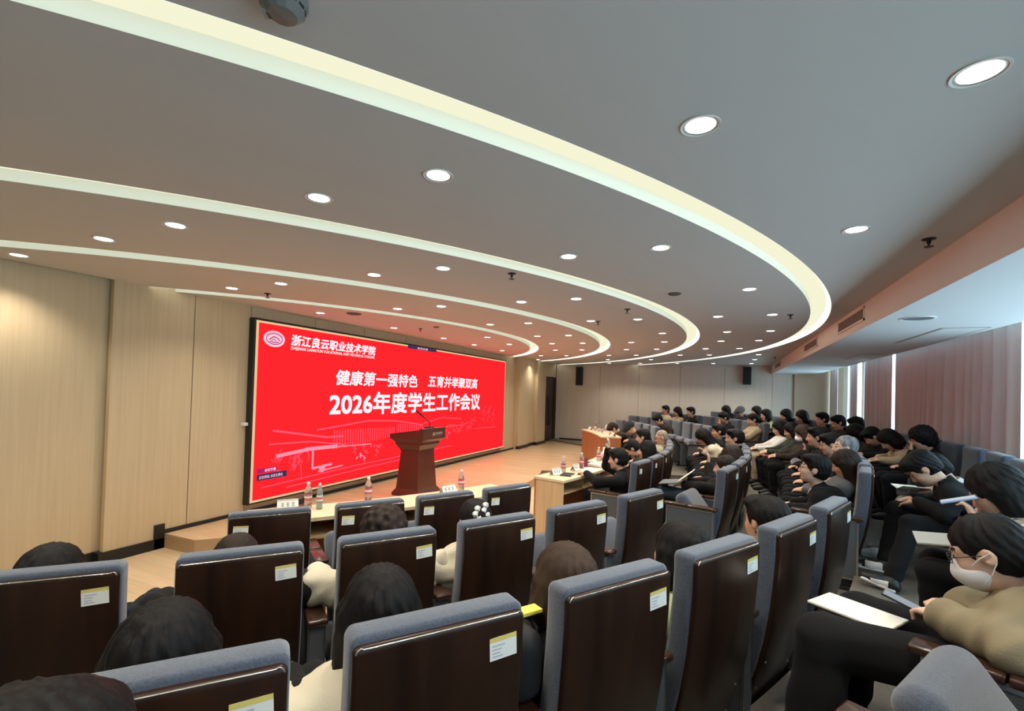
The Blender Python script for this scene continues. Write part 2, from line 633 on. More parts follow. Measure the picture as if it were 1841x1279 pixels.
# ------------------------------------------------------------------ ceiling fittings
LIGHTS = {
    1: (1.84, [.68, -.10, -1.24, -1.99, -3.23, -4.06, -5.32]),
    2: (3.29, [.68, -.41, -1.06, -2.14, -2.86, -4.03, -4.76]),
    3: (4.80, [.19, -1.45, -2.08, -3.13, -3.78, -5.09]),
    4: (6.32, [.5, -.09, -1.06, -1.69, -2.62, -3.24, -5.04]),
    5: (7.82, [.60, .02, -.92, -2.48, -3.06, -4.06, -5.02]),
    6: (9.07, [.52, -.07, -1.03, -1.63, -2.58, -3.22, -4.18, -5.03]),
    7: (10.46, [.26, -.37, -1.34, -1.98, -2.99, -3.63, -5.01]),
    8: (12.0, [.69, -.34, -.99, -2.03, -2.71, -3.85, -4.57]),
    9: (13.45, [.69, -1.87, -3.07, -5.22]),
    10: (15.0, [.69, -.31, -1.31, -2.41, -3.37]),
}
LIGHTS[0] = (.36, [.68, -.6, -1.9, -3.2, -4.6])
LIGHTS[-1] = (-1.2, [.68, -1.0, -2.8, -4.6])
M_DL = emis('downlight_glow', (1.0, .97, .90), 9.0)
M_DLR = mat('downlight_ring', (.75, .74, .70), .5)
ring = MB()
ring.lathe([(.062, -.002), (.070, -.004), (.070, .003), (.056, .004), (.052, .001)], M_DLR, 28, cap=False)
ring_me = ring.mesh('trim_ring', 40)
disc = MB()
disc.lathe([(.0005, .0), (.053, .0)], M_DL, 28, cap=False)
disc_me = disc.mesh('lamp_disc')
for row, (y, xsn) in LIGHTS.items():
    for k, x in enumerate(xsn):
        ld = bpy.data.lights.new('downlight_lamp', 'SPOT')
        ld.energy = LAMP_W
        ld.color = (1.0, .91, .77)
        ld.spot_size = math.radians(125)
        ld.spot_blend = .75
        ld.shadow_soft_size = .05
        if row >= 1:
            t = root('downlight', 'round recessed ceiling downlight, %s from the window side in the %s row along the room' % (ORD[k], ORD[row - 1]), 'ceiling light', (x, y, CEIL), 0, 'recessed downlights')
            link('trim_ring', ring_me, t)
            link('lamp_disc', disc_me, t, (0, 0, -.001))
            lo = bpy.data.objects.new('lamp', ld)
            COL.objects.link(lo)
            lo.parent = t
            lo.location = (0, 0, -.012)
        else:
            lo = bpy.data.objects.new('lamp', ld)
            COL.objects.link(lo)
            lo.location = (x, y, CEIL - .02)

for k, (x, y) in enumerate(((1.11, 3.61), (-1.66, 3.61), (-4.61, 3.60), (-1.05, 5.53), (-4.62, 6.48), (.69, 6.36), (1.07, 12.63), (-1.6, 6.36))):
    m = MB()
    m.lathe([(.035, -.001), (.035, -.006), (.012, -.010), (.010, -.03), (.004, -.034), (.004, -.045), (.024, -.047), (.024, -.05)], M_DARKM, 14)
    o = m.obj('ceiling_sprinkler', None, (x, y, CEIL), smooth=35)
    nb = ['over the aisle beside the lowered part', 'between the second and third coves', 'near the screen wall, between two lamps', 'under the third ring, past the second sprinkler', 'above the middle of the red screen', 'by the largest ring near the air vent', 'by the far end of the lowered ceiling', 'beside a lamp inside the third ring'][k]
    setp(o, 'dark sprinkler head on the ceiling, ' + nb, 'sprinkler', 'ceiling sprinklers')
for x, y, r, lab in ((-.46, 4.80, .06, 'flat round grey sensor on the ceiling inside the largest ring'), (-4.63, 4.95, .10, 'flat round vent on the pink-lit ceiling above the screen'), (-4.23, 6.36, .05, 'small flat round sensor on the ceiling above the screen')):
    m = MB()
    m.lathe([(r, 0), (r, -.006), (r * .8, -.014), (.003, -.016)], M_GRILLED, 24)
    setp(m.obj('ceiling_sensor', None, (x, y, CEIL), smooth=40), lab, 'sensor')
t = root('smoke_detector', 'grey faceted smoke detector with white label at the top edge of the view', 'smoke detector', (-1.06, .84, CEIL))
m = MB()
m.lathe([(.062, 0), (.062, -.012), (.054, -.02), (.054, -.03), (.036, -.048), (.003, -.052)], M_DET, 12)
m.obj('housing', t)
m = MB()
for k in range(12):
    a = 2 * PI * k / 12 + .26
    mtx = Matrix.Rotation(a, 4, 'Z')
    m.box((.0505, -.009, -.028), (.0545, .009, -.0225), M_BLACK, mtx)
m.obj('slot', t)
m = MB()
mtx = Matrix.Rotation(math.radians(205), 4, 'Z')
m.box((.026, -.014, -.0465), (.05, .014, -.040), M_DETL, mtx)
m.box((.030, -.010, -.0485), (.033, .008, -.0455), M_INK, mtx)
m.box((.036, -.010, -.0475), (.039, .008, -.044), M_INK, mtx)
m.obj('label_sticker', t)
t = root('ceiling_speaker', 'large round grey speaker grille set into the lowered ceiling', 'ceiling speaker', (1.53, 5.21, SOFZ - .002))
m = MB()
m.lathe([(.128, 0), (.128, -.006), (.112, -.008), (.108, -.003)], M_SOF, 36, cap=False)
m.obj('rim', t, smooth=40)
m = MB()
m.lathe([(.0005, -.005), (.110, -.004)], mat('speaker_grille', (.16, .18, .19), .6, bump=(300, .6, (1, 1, 1))), 36, cap=False)
m.obj('grille', t)


def vent(y0, y1, z0, z1, lab):
    t = root('air_vent', lab, 'air vent', (SX, (y0 + y1) / 2, (z0 + z1) / 2), 0, 'vents on the fascia')
    hy, hz = (y1 - y0) / 2, (z1 - z0) / 2
    m = MB()
    f = .018
    m.box((-.012, -hy, -hz), (0, hy, -hz + f), M_FASC)
    m.box((-.012, -hy, hz - f), (0, hy, hz), M_FASC)
    m.box((-.012, -hy, -hz), (0, -hy + f, hz), M_FASC)
    m.box((-.012, hy - f, -hz), (0, hy, hz), M_FASC)
    m.obj('frame', t)
    m = MB()
    m.box((-.003, -hy + f, -hz + f), (-.001, hy - f, hz - f), M_GRILLED)
    m.obj('backing', t)
    m = MB()
    n = 8
    for i in range(n):
        z = -hz + f + (2 * hz - 2 * f) * (i + .5) / n
        mt = Matrix.Translation((-.007, 0, z)) @ Matrix.Rotation(.6, 4, 'Y')
        m.box((-.006, -hy + f, -.0012), (.006, hy - f, .0012), M_GRILLE, mt)
    m.obj('slat', t)


vent(5.74, 6.92, EYE + .825, EYE + .965, 'long slatted air vent on the pink fascia, closest to the camera')
vent(8.35, 9.6, EYE + .825, EYE + .965, 'slatted air vent on the pink fascia, middle of the three')
vent(13.4, 14.8, EYE + .825, EYE + .965, 'slatted air vent on the fascia near the far wall')

for x, lab in ((-4.60, 'tall black column speaker on the far wall by the door'), (.62, 'tall black column speaker on the far wall near the lowered ceiling')):
    t = root('wall_speaker', lab, 'speaker', (x, BY, EYE), 0, 'column speakers')
    z0, z1 = (.29, .92) if x < -1 else (.42, .95)
    m = MB()
    m.bbox((-.11, -.20, z0), (.11, -.05, z1), M_SPK, .012)
    m.obj('cabinet', t)
    m = MB()
    m.box((-.04, -.05, z0 + .2), (.04, -.002, z1 - .2), M_DARKM)
    m.obj('bracket', t)
    m = MB()
    m.box((-.095, -.203, z0 + .02), (.095, -.199, z1 - .02), mat('speaker_cloth', (.012, .012, .014), .8, bump=(250, .4, (1, 1, 1))))
    m.obj('grille', t)

# ------------------------------------------------------------------ LED screen
SY0, SY1 = 4.155, 11.745
SZ0, SZ1 = EYE - 1.535, EYE + .825
XF = WX + .10
scr = root('led_screen', 'huge red LED wall screen with white meeting title on the beige wall', 'screen', (WX, (SY0 + SY1) / 2, SZ0))
o0 = -Vector(scr.location)


def on_screen(me, name, y, z, parent, dx=.004):
    o = link(name, me, parent)
    mtx = Matrix(((0, 0, 1, 0), (1, 0, 0, 0), (0, 1, 0, 0), (0, 0, 0, 1)))
    o.matrix_local = Matrix.Translation(Vector((XF + dx, y, z)) + (o0 if parent == scr else Vector((0, 0, 0)))) @ mtx
    return o


T0 = Matrix.Translation(o0)
m = MB()
m.bbox((WX, SY0 - .03, SZ0 - .022), (XF - .006, SY1 + .022, SZ1 + .03), M_BLACK, .006, T0)
m.obj('frame', scr)
RED = emis('screen_red', (1.0, .016, .022), E_RED)
CREAM = emis('screen_border', (1.0, .66, .36), .82)
WHITE = emis('screen_white', (.92, .95, 1.0), .95)
PINK = emis('screen_pink', (1.0, .10, .16), .95)
PALE = emis('screen_pale_pink', (1.0, .30, .42), .95)
ROSE = emis('screen_rose', (1.0, .62, .74), .95)
MAG = emis('screen_magenta', (.55, .02, .16), .8)
NAVY = emis('screen_navy', (.05, .035, .10), .9)
m = MB()
m.box((XF - .008, SY0, SZ0), (XF - .004, SY1, SZ1), CREAM, T0)
m.obj('border', scr)
m = MB()
m.box((XF - .006, SY0 + .035, SZ0 + .028), (XF, SY1 - .035, SZ1 - .028), RED, T0)
m.obj('picture', scr)
on_screen(text_mesh('2026年度学生工作会议', .40, WHITE, .0002, .011, 0, 4.85), 'title', 5.42, EYE - .425, scr)
on_screen(text_mesh('健康第一强特色', .25, WHITE, .0002, .006, .12, 2.12), 'slogan', 5.52, EYE + .045, scr)
on_screen(text_mesh('五育并举聚双高', .25, WHITE, .0002, .006, .12, 2.10), 'slogan', 8.02, EYE + .065, scr)
on_screen(text_mesh('浙江良云职业技术学院', .16, WHITE, .0002, .005, .12, 1.73), 'school_lettering', 4.68, EYE + .565, scr)
on_screen(text_mesh('ZHEJIANG LIANGYUN VOCATIONAL AND TECHNICAL COLLEGE', .055, WHITE, .0002, .001, 0, 1.72), 'english_lettering', 4.68, EYE + .495, scr)


def poly_mesh(name, shapes, m):
    b = MB()
    for s in shapes:
        b.add([(x, y, 0) for x, y in s], [tuple(range(len(s)))], m)
    return b.mesh(name)


def circ(cx, cy, rx, ry=None, a0=0, a1=360, n=40):
    ry = ry or rx
    return [(cx + rx * math.cos(math.radians(a0 + (a1 - a0) * i / n)), cy + ry * math.sin(math.radians(a0 + (a1 - a0) * i / n))) for i in range(n + (0 if a1 - a0 == 360 else 1))]


def band(pts, w):
    out = []
    for (a, b) in zip(pts[:-1], pts[1:]):
        d = math.hypot(b[0] - a[0], b[1] - a[1]) or 1
        nx, ny = -(b[1] - a[1]) / d * w / 2, (b[0] - a[0]) / d * w / 2
        out.append([(a[0] + nx, a[1] + ny), (b[0] + nx, b[1] + ny), (b[0] - nx, b[1] - ny), (a[0] - nx, a[1] - ny)])
    return out


on_screen(poly_mesh('emblem', [circ(0, 0, .165, .108)], ROSE), 'emblem', 4.42, EYE + .607, scr)
emb = band(circ(0, 0, .122, .072, 0, 359, 40), .012) + band([(-.075, -.02), (-.03, .022), (.005, .03), (.05, .012), (.085, -.02)], .014) + band([(-.04, -.03), (-.01, .0), (.03, -.03)], .010) + band([(-.07, -.038), (0, -.048), (.07, -.038)], .012)
for k in range(14):
    a = math.radians(25 + k * 10)
    emb.append(circ(.143 * math.cos(a), .091 * math.sin(a), .007, .005, n=6))
on_screen(poly_mesh('emblem_drawing', emb, MAG), 'emblem_drawing', 4.42, EYE + .607, scr, .006)
# faint drawing of the campus in the lower part of the picture
SKY0 = EYE
lines, pale = [], []
for k in range(26):
    y = 5.55 + k * .058
    lines += band([(y, SKY0 - .98 + .004 * k), (y, SKY0 - .68 - .0015 * k)], .018)
for k in range(12):
    y = 7.12 + k * .07
    lines += band([(y, SKY0 - .90), (y, SKY0 - .66 - .006 * k)], .02)
lines += band([(5.2, SKY0 - .66), (6.3, SKY0 - .57), (7.0, SKY0 - .60), (7.9, SKY0 - .72)], .022)
lines += band([(4.45, SKY0 - .62), (5.4, SKY0 - .78), (5.75, SKY0 - .79)], .03)
lines += band([(4.4, SKY0 - .80), (5.1, SKY0 - .82), (5.8, SKY0 - .93)], .02)
lines += band([(7.9, SKY0 - .70), (8.6, SKY0 - .60), (9.4, SKY0 - .66)], .016) + band([(7.9, SKY0 - .86), (9.2, SKY0 - .80)], .014)
lines += band([(4.3, SKY0 - 1.36), (6.0, SKY0 - 1.29), (7.4, SKY0 - 1.27), (9.0, SKY0 - 1.24)], .014)
lines += band([(4.7, SKY0 - 1.42), (6.2, SKY0 - 1.36), (7.6, SKY0 - 1.33)], .014)
lines += band([(10.0, SKY0 - .92), (11.2, SKY0 - .95)], .012)
pale += band([(4.52, SKY0 - .97), (5.12, SKY0 - .925)], .05) + band([(5.0, SKY0 - .925), (5.62, SKY0 - .935)], .055) + band([(5.6, SKY0 - .945), (6.4, SKY0 - .97)], .016)
pale += band([(5.14, SKY0 - .95), (5.14, SKY0 - 1.22), (5.52, SKY0 - 1.20)], .035) + [circ(5.33, SKY0 - 1.25, .06, .05)] + band([(5.25, SKY0 - 1.28), (5.75, SKY0 - 1.25)], .02)
rnd = random.Random(5)


def squiggle(cx, cz, w, h, n):
    out = []
    for _ in range(n):
        x, z = cx + rnd.uniform(-w, w), cz + rnd.uniform(-h, h)
        p = [(x, z)]
        for _ in range(4):
            x += rnd.uniform(-.05, .06)
            z += rnd.uniform(-.05, .05)
            p.append((x, z))
        out += band(p, .010)
    return out


lines += squiggle(4.55, SKY0 - 1.12, .06, .12, 9) + squiggle(4.85, SKY0 - 1.10, .10, .10, 12) + squiggle(6.15, SKY0 - 1.02, .22, .08, 10) + squiggle(6.55, SKY0 - 1.08, .14, .06, 8)
lines += squiggle(9.05, SKY0 - .90, .35, .09, 16) + squiggle(9.9, SKY0 - .78, .22, .10, 10) + squiggle(10.5, SKY0 - .58, .06, .18, 8) + squiggle(10.8, SKY0 - .62, .05, .2, 8) + squiggle(11.05, SKY0 - .72, .05, .16, 7)
lines += band(circ(4.98, SKY0 - 1.04, .09, .10, -40, 220, 14), .014) + band([(4.93, SKY0 - 1.12), (4.95, SKY0 - 1.35)], .012)
lines += band(circ(9.45, SKY0 - .80, .06, .06, 0, 359, 14), .012) + band([(8.4, SKY0 - .90), (8.9, SKY0 - .78), (9.4, SKY0 - .82), (9.9, SKY0 - .74)], .014)
pale += squiggle(6.2, SKY0 - 1.17, .2, .03, 6)
on_screen(poly_mesh('campus_drawing', lines, PINK), 'campus_drawing', 0, 0, scr, .003)
on_screen(poly_mesh('campus_drawing', pale, PALE), 'campus_drawing', 0, 0, scr, .0045)
b = on_screen(poly_mesh('caption_bar', [[(0, 0), (.46, 0), (.46, .082), (0, .082)]], NAVY), 'caption_bar', 4.235, EYE - 1.262, scr, .006)
o = link('caption_text', text_mesh('正在讲话: 会议主席台', .045, ROSE, .0002, .0005, 0, .36), b)
o.location = (.03, .022, .002)
b = on_screen(poly_mesh('caption_bar', [[(0, 0), (.30, 0), (.30, .06), (0, .06)]], MAG), 'caption_bar', 4.235, EYE - 1.165, scr, .006)
o = link('caption_text', text_mesh('会议字幕', .045, ROSE, .0002, .0008, 0, .17), b)
o.location = (.11, .012, .002)
b = on_screen(poly_mesh('tool_bar', [[(0, 0), (.98, 0), (.98, .058), (0, .058)]], NAVY), 'tool_bar', 7.32, EYE + .765, scr, .006)
o = link('tool_bar_text', text_mesh('会议共享', .045, ROSE, .0002, .0008, 0, .36), b)
o.location = (.30, .012, .002)
m = MB()
m.bbox((0, -.05, -.02), (.05, .02, .02), M_WHITE, .005)
setp(m.obj('cable_clip', None, (WX, 4.11, EYE - .52)), 'small white plastic clip on the wall at the edge of the red screen', 'clip')

# ------------------------------------------------------------------ auditorium seats
PROF = [(.17, .05), (.13, .18), (.085, .32), (.045, .48), (.02, .64), (.006, .80), (.0, .90), (.0, .985)]


def prof_at(z):
    for (x0, z0), (x1, z1) in zip(PROF[:-1], PROF[1:]):
        if z0 <= z <= z1:
            return x0 + (x1 - x0) * (z - z0) / (z1 - z0)
    return PROF[-1][0] if z > .5 else PROF[0][0]


def board_rows(hw, zlo, ztop, rad, nz=12, low=None):
    rows = []
    zs = list(np.linspace(zlo, ztop - rad, nz)) + [ztop - rad + rad * math.sin(a) for a in np.linspace(.26, PI / 2, 6)]
    for z in zs:
        h = hw
        if z > ztop - rad:
            q = (z - (ztop - rad)) / rad
            h = hw - rad * (1 - math.sqrt(max(0, 1 - q * q)))
        if low:
            h *= 1 - low * max(0, (.5 - z) / .5)
        e = .02
        dx = (prof_at(z + e) - prof_at(z - e)) / (2 * e)
        n = Vector((1, 0, -dx)).normalized()
        rows.append((h, (prof_at(z), z), (n.x, n.z)))
    return rows


def build_chair_parts():
    P = {}
    m = MB()
    m.slab(lambda e: board_rows(.236 - e, .05 + e, .99 - e, max(.018 - e, .006), 12, .06), [(.010, -.019), (.003, -.016), (0, -.011), (0, -.001), (.004, .001)], M_WOODD)
    P['back_panel'] = m.mesh('back_panel', 40)
    m = MB()
    for s in (-1, 1):
        for z in (.22, .36):
            m.lathe([(.007, 0), (.006, .004), (.001, .005)], M_CHROME, 8, mtx=Matrix.Translation((prof_at(z) - .019, s * .19, z)) @ Matrix.Rotation(-PI / 2 + .25, 4, 'Y'))
    P['screw'] = m.mesh('screw')
    # reflected highlight on the panel's top edge, put in as a thin metal tube
    top = [r for r in board_rows(.236, .05, .99, .018, 12, .06)][-6:]
    pts = [(r[1][0] - .017, r[0] - .006, r[1][1] - (.004 if i > 4 else 0)) for i, r in enumerate(top)]
    pts = pts + [(x, -y, z) for x, y, z in pts[::-1]]
    m = MB()
    m.tube(pts, .0022, M_CHROME, 6)
    P['edging'] = m.mesh('edging', 60)
    m = MB()
    m.slab(lambda e: board_rows(.241 - e, .30 + e, 1.010 - e, max(.026 - e, .008), 12), [(.012, .0), (.004, .003), (0, .010), (0, .070), (.006, .084), (.022, .095), (.05, .100)], M_FAB)
    P['backrest'] = m.mesh('backrest', 80)
    m = MB()
    m.bbox((.13, -.235, .270), (.57, .235, .395), M_FAB, .055, seg=5)
    P['seat_down'] = m.mesh('seat', 55)
    m = MB()
    mt = Matrix.Translation((.23, 0, .38)) @ Matrix.Rotation(-math.radians(52), 4, 'Y')
    m.bbox((-.02, -.235, -.07), (.40, .235, .065), M_FAB, .064, mt, 6)
    P['seat_up'] = m.mesh('seat', 55)
    m = MB()
    m.box((.06, -.02, .0), (.40, .02, .10), M_DARKM)
    m.bbox((.06, -.03, 0), (.44, .03, .03), M_DARKM, .006)
    P['foot'] = m.mesh('foot')
    m = MB()
    m.bbox((.08, -.036, .10), (.55, .036, .60), M_FABS, .006)
    P['arm_box'] = m.mesh('armrest')
    m = MB()
    for s in (-1, 1):
        y = s * .0375
        for lo, hi in (((.08, .10), (.55, .115)), ((.08, .585), (.55, .60)), ((.08, .10), (.095, .60)), ((.535, .10), (.55, .60))):
            m.box((lo[0], y - .002, lo[1]), (hi[0], y + .002, hi[1]), M_ALU)
    P['arm_frame'] = m.mesh('edge_frame')
    m = MB()
    m.bbox((.05, -.046, .60), (.34, .046, .632), M_WOODT, .010, seg=3)
    m.bbox((.345, -.046, .60), (.585, .046, .632), M_WOODT, .010, seg=3)
    P['arm_cap'] = m.mesh('arm_cap', 40)
    m = MB()
    m.box((-.0195, -.042, -.031), (-.0185, .042, .031), M_WHITE)
    m.box((-.0199, -.042, .019), (-.0190, .042, .031), M_YEL)
    for z, a, b in ((.008, -.005, .034), (-.002, .006, .034), (-.012, .010, .034), (-.021, .002, .034)):
        m.box((-.0199, a, z - .002), (-.0190, b, z + .002), mat('label_print', (.45, .48, .55), .7))
    P['label'] = m.mesh('label_sticker')
    return P


CP = build_chair_parts()
LABT = Matrix.Rotation(math.radians(4), 4, 'X')


def make_chair(label, occupied, lab_side, arms=(1,), far=False):
    t = root('auditorium_seat', label, 'seat', (0, 0, 0), 0, None)
    link('back_panel', CP['back_panel'], t)
    b = link('backrest', CP['backrest'], t)
    s = link('seat', CP['seat_down' if occupied else 'seat_up'], t)
    if not far:
        link('screw', CP['screw'], t.children[0])
        link('edging', CP['edging'], t.children[0])
        l = link('label_sticker', CP['label'], t)
        l.location = (-.0012, lab_side * .168, .905)
        l.rotation_euler = (lab_side * .05, 0, 0)
        l['label'] = 'white sticker with a yellow top band'
    for sd in arms:
        a = link('armrest', CP['arm_box'], t, (0, sd * .315, 0))
        link('arm_cap', CP['arm_cap'], a)
        if not far:
            link('edge_frame', CP['arm_frame'], a)
    for sd in arms:
        link('foot', CP['foot'], t, (0, sd * .315, 0))
    return t


def place(t, row, r, th, dz=0.0):
    p = polar(r, th, FLOOR[row] + dz)
    t.location = p
    t.rotation_euler = (0, 0, math.radians(th) + PI)


ROWN = dict(D='front row', E='second row', F='third row', G='last row')
LEFT = dict(D=[-38.0, -33.9, -30.1, -26.2], E=[-42.4, -38.7, -35.1, -31.5, -27.9, -23.9], F=[-39.2, -36.1, -32.9, -29.7, -26.3, -22.7],
            G=[-41.95, -38.9, -35.85, -32.8, -29.75, -26.7, -23.65, -20.6])
MID = dict(D=[-10.4 + 3.95 * i for i in range(7)], E=[-13.2 + 3.6 * i for i in range(8)], F=[-13.0 + 3.3 * i for i in range(9)], G=[-13.5 + 3.1 * i for i in range(11)])
FARB = dict(D=[21 + 3.95 * i for i in range(5)], E=[20.1 + 3.4 * i for i in range(8)], F=[20.3 + 3.2 * i for i in range(9)], G=[21 + 3.0 * i for i in range(7)])
FARR = dict(D=(9.0, .14), E=(10.1, .10), F=(11.25, .09), G=(12.35, .04))
OCC = {('L', 'E'): {0, 1, 2, 3}, ('L', 'F'): {0, 1, 2, 3, 4}, ('L', 'G'): {1, 5, 7},
       ('M', 'D'): {0, 2, 3, 4, 5}, ('M', 'E'): {1, 2, 4, 5, 6, 7}, ('M', 'F'): {0, 1, 2, 3, 4, 6, 7, 8}, ('M', 'G'): {0, 1, 4, 5, 6, 7, 8, 9, 10},
       ('F', 'D'): {0, 1}, ('F', 'E'): {3}, ('F', 'F'): {0, 2, 5, 6, 7}, ('F', 'G'): {0, 1, 2, 3, 4, 5}}
chairs = {}
for blk, table, bn in (('L', LEFT, 'block beside the camera'), ('M', MID, 'middle block across the aisle'), ('F', FARB, 'far block by the end wall')):
    for row, ths in table.items():
        for i, th in enumerate(ths):
            occ = i in OCC.get((blk, row), ())
            n = len(ths)
            if blk == 'L':
                pos = ORD[n - 1 - i] + ' from the aisle'
            else:
                pos = ORD[i] + ' from the aisle'
            lab = '%s blue-grey seat, %s, %s, %s' % ('occupied' if occ else 'empty', ROWN[row], bn, pos)
            arms = (-1,) if i < n - 1 else (-1, 1)
            # local +y is towards smaller angles (clockwise when facing the stage)
            arms = (1, -1) if i == n - 1 else (1,)
            c = make_chair(lab, occ, 1 if row == 'D' else -1, arms, blk == 'F')
            c['group'] = 'auditorium seats'
            if blk == 'F':
                place(c, row, FARR[row][0], th, FARR[row][1])
            else:
                place(c, row, ROWR[row], th)
            chairs[(blk, row, i)] = c

# ------------------------------------------------------------------ curved desks


def desk(label, th0, th1, r0, r1, front, side, h=.735):
    th = (th0 + th1) / 2
    t = root('curved_desk', label, 'desk', polar((r0 + r1) / 2, th), 0, 'curved desks of the front row')
    off = Matrix.Translation(-Vector(t.location))

    def sector(a0, a1, ra, rb, z0, z1, m, name, n=24):
        b = MB()
        pts = [polar(ra, a) for a in np.linspace(a0, a1, n)] + [polar(rb, a) for a in np.linspace(a1, a0, n)]
        k = len(pts)
        vs = [off @ Vector((p.x, p.y, z)) for z in (z0, z1) for p in pts]
        b.add(vs, [tuple(range(k))[::-1], tuple(range(k, 2 * k))] + [(i, (i + 1) % k, k + (i + 1) % k, k + i) for i in range(k)], m)
        o = b.obj(name, t)
        return o
    sector(th0, th1, r0 - .015, r1 + .01, h - .03, h, M_DESKT, 'desk_top')
    sector(th0, th1, r0, r0 + .018, 0, h - .03, front, 'front_panel')
    d = math.degrees(.02 / r0)
    sector(th0 + .05, th0 + d, r0, r1, 0, h - .03, side, 'end_panel', 3)
    sector(th1 - d, th1 - .05, r0, r1, 0, h - .03, side, 'end_panel', 3)
    sector(th0 + d, th1 - d, r0 + .02, r1 - .03, h - .19, h - .172, M_LIGHTW, 'shelf')
    for k in range(1, 7):
        a = th0 + (th1 - th0) * k / 7
        sector(a - d / 2, a + d / 2, r0 + .02, r1 - .04, h - .172, h - .03, M_LIGHTW, 'divider', 3)
    return t


desk('long curved desk facing the stage, in front of the empty seats near the lectern', -39.2, -20.5, 7.76, 8.20, M_REDW, M_LIGHTW)
desk('curved desk with pale end panel where the man raises his arm', -14.5, 15.0, 7.76, 8.20, M_REDW, M_LIGHTW)
desk('curved desk with red-brown front near the dark door', 20.5, 35.3, 7.76, 8.20, M_REDW, M_REDW).location.z = .1535


DZ = 0.0


def at(r, th, z=.735):
    return polar(r, th, z + DZ)


def bottle(r, th, label, m=M_PET, lab=M_BLAB, s=1.0):
    t = root('water_bottle', label, 'bottle', at(r, th), 0, 'bottles on the desks')
    b = MB()
    b.lathe([(.001, .001), (.030 * s, .001), (.033 * s, .008), (.033 * s, .06), (.031 * s, .065), (.033 * s, .07), (.033 * s, .145), (.026 * s, .175), (.013 * s, .20), (.012 * s, .214)], m, 18, cap=False)
    b.obj('body', t, smooth=50)
    b = MB()
    b.lathe([(.0335 * s, .072), (.0338 * s, .076), (.0338 * s, .122), (.0335 * s, .126)], lab, 18, cap=False)
    b.lathe([(.0342 * s, .090), (.0342 * s, .108)], M_BLABW if lab is M_BLAB else M_BLAB, 18, cap=False)
    b.obj('label_band', t)
    b = MB()
    b.lathe([(.0145 * s, .208), (.0150 * s, .210), (.0150 * s, .226), (.013 * s, .229)], M_CAPW, 14)
    b.obj('cap', t)
    return t


def name_card(r, th, label, rz=0.0, w=.085, h=.095, dark=False):
    t = root('name_card', label, 'name card', at(r, th), math.radians(th) + PI + rz, 'folded name cards on the desks')
    m = MB()
    for sgn in (-1, 1):
        mt = Matrix.Translation((0, 0, h / 2)) @ Matrix.Translation((sgn * .018, 0, 0)) @ Matrix.Rotation(-sgn * .5, 4, 'Y')
        m.box((-.001, -w, -h / 2), (.001, w, h / 2), M_WHITE, mt)
    m.obj('card', t)
    m = MB()
    for sgn in (-1, 1):
        mt = Matrix.Translation((0, 0, h / 2)) @ Matrix.Translation((sgn * .018, 0, 0)) @ Matrix.Rotation(-sgn * .5, 4, 'Y')
        for k in (-1, 0, 1):
            for q in range(3):
                m.box((sgn * .0012 - .0004, k * .042 - .013 + q * .001, -.016 + q * .014), (sgn * .0012 + .0004, k * .042 + .013, -.0125 + q * .014), M_INK, mt)
            m.box((sgn * .0012 - .0004, k * .042 - .002, -.018), (sgn * .0012 + .0004, k * .042 + .002, .018), M_INK, mt)
    m.obj('name_lettering', t)
    return t


name_card(7.84, -36.9, 'white folded name card at the end of the desk, by a bottle with red label')
name_card(7.88, -25.6, 'white folded name card on the desk in front of the lectern')
bottle(7.84, -35.7, 'water bottle with red label beside a dark box on the empty desk')
bottle(7.93, -35.1, 'small greenish bottle beside the red-labelled bottle on the empty desk', M_PETG, M_BLABW, .8)
bottle(7.80, -31.7, 'lone water bottle on the empty desk below the screen')
bottle(7.86, -24.3, 'water bottle beside the name card in front of the lectern')
m = MB()
m.bbox((-.035, -.03, 0), (.035, .03, .085), mat('dark_box', (.03, .022, .02), .5), .004)
m.box((-.036, -.031, .0), (.036, .031, .035), mat('box_band', (.42, .16, .10), .5))
setp(m.obj('tea_box', None, at(7.80, -36.2), (0, 0, .3)), 'small dark box with reddish lower half beside a bottle on the desk', 'box')
m = MB()
bm = bmesh.new()
bmesh.ops.create_icosphere(bm, subdivisions=3, radius=.05)
for v in bm.verts:
    q = v.co.normalized()
    v.co = Vector((q.x * .06, q.y * .075, max(0, q.z) * .04 + .002)) * (1 + .25 * math.sin(q.x * 7 + q.y * 9) * math.sin(q.z * 8 + 1))
    v.co.z = max(v.co.z, .0005)
m.bm(bm, M_PAPER)
setp(m.obj('crumpled_tissue', None, at(8.0, -30.6), smooth=30), 'crumpled white tissue on the empty desk left of the lectern foot', 'tissue')

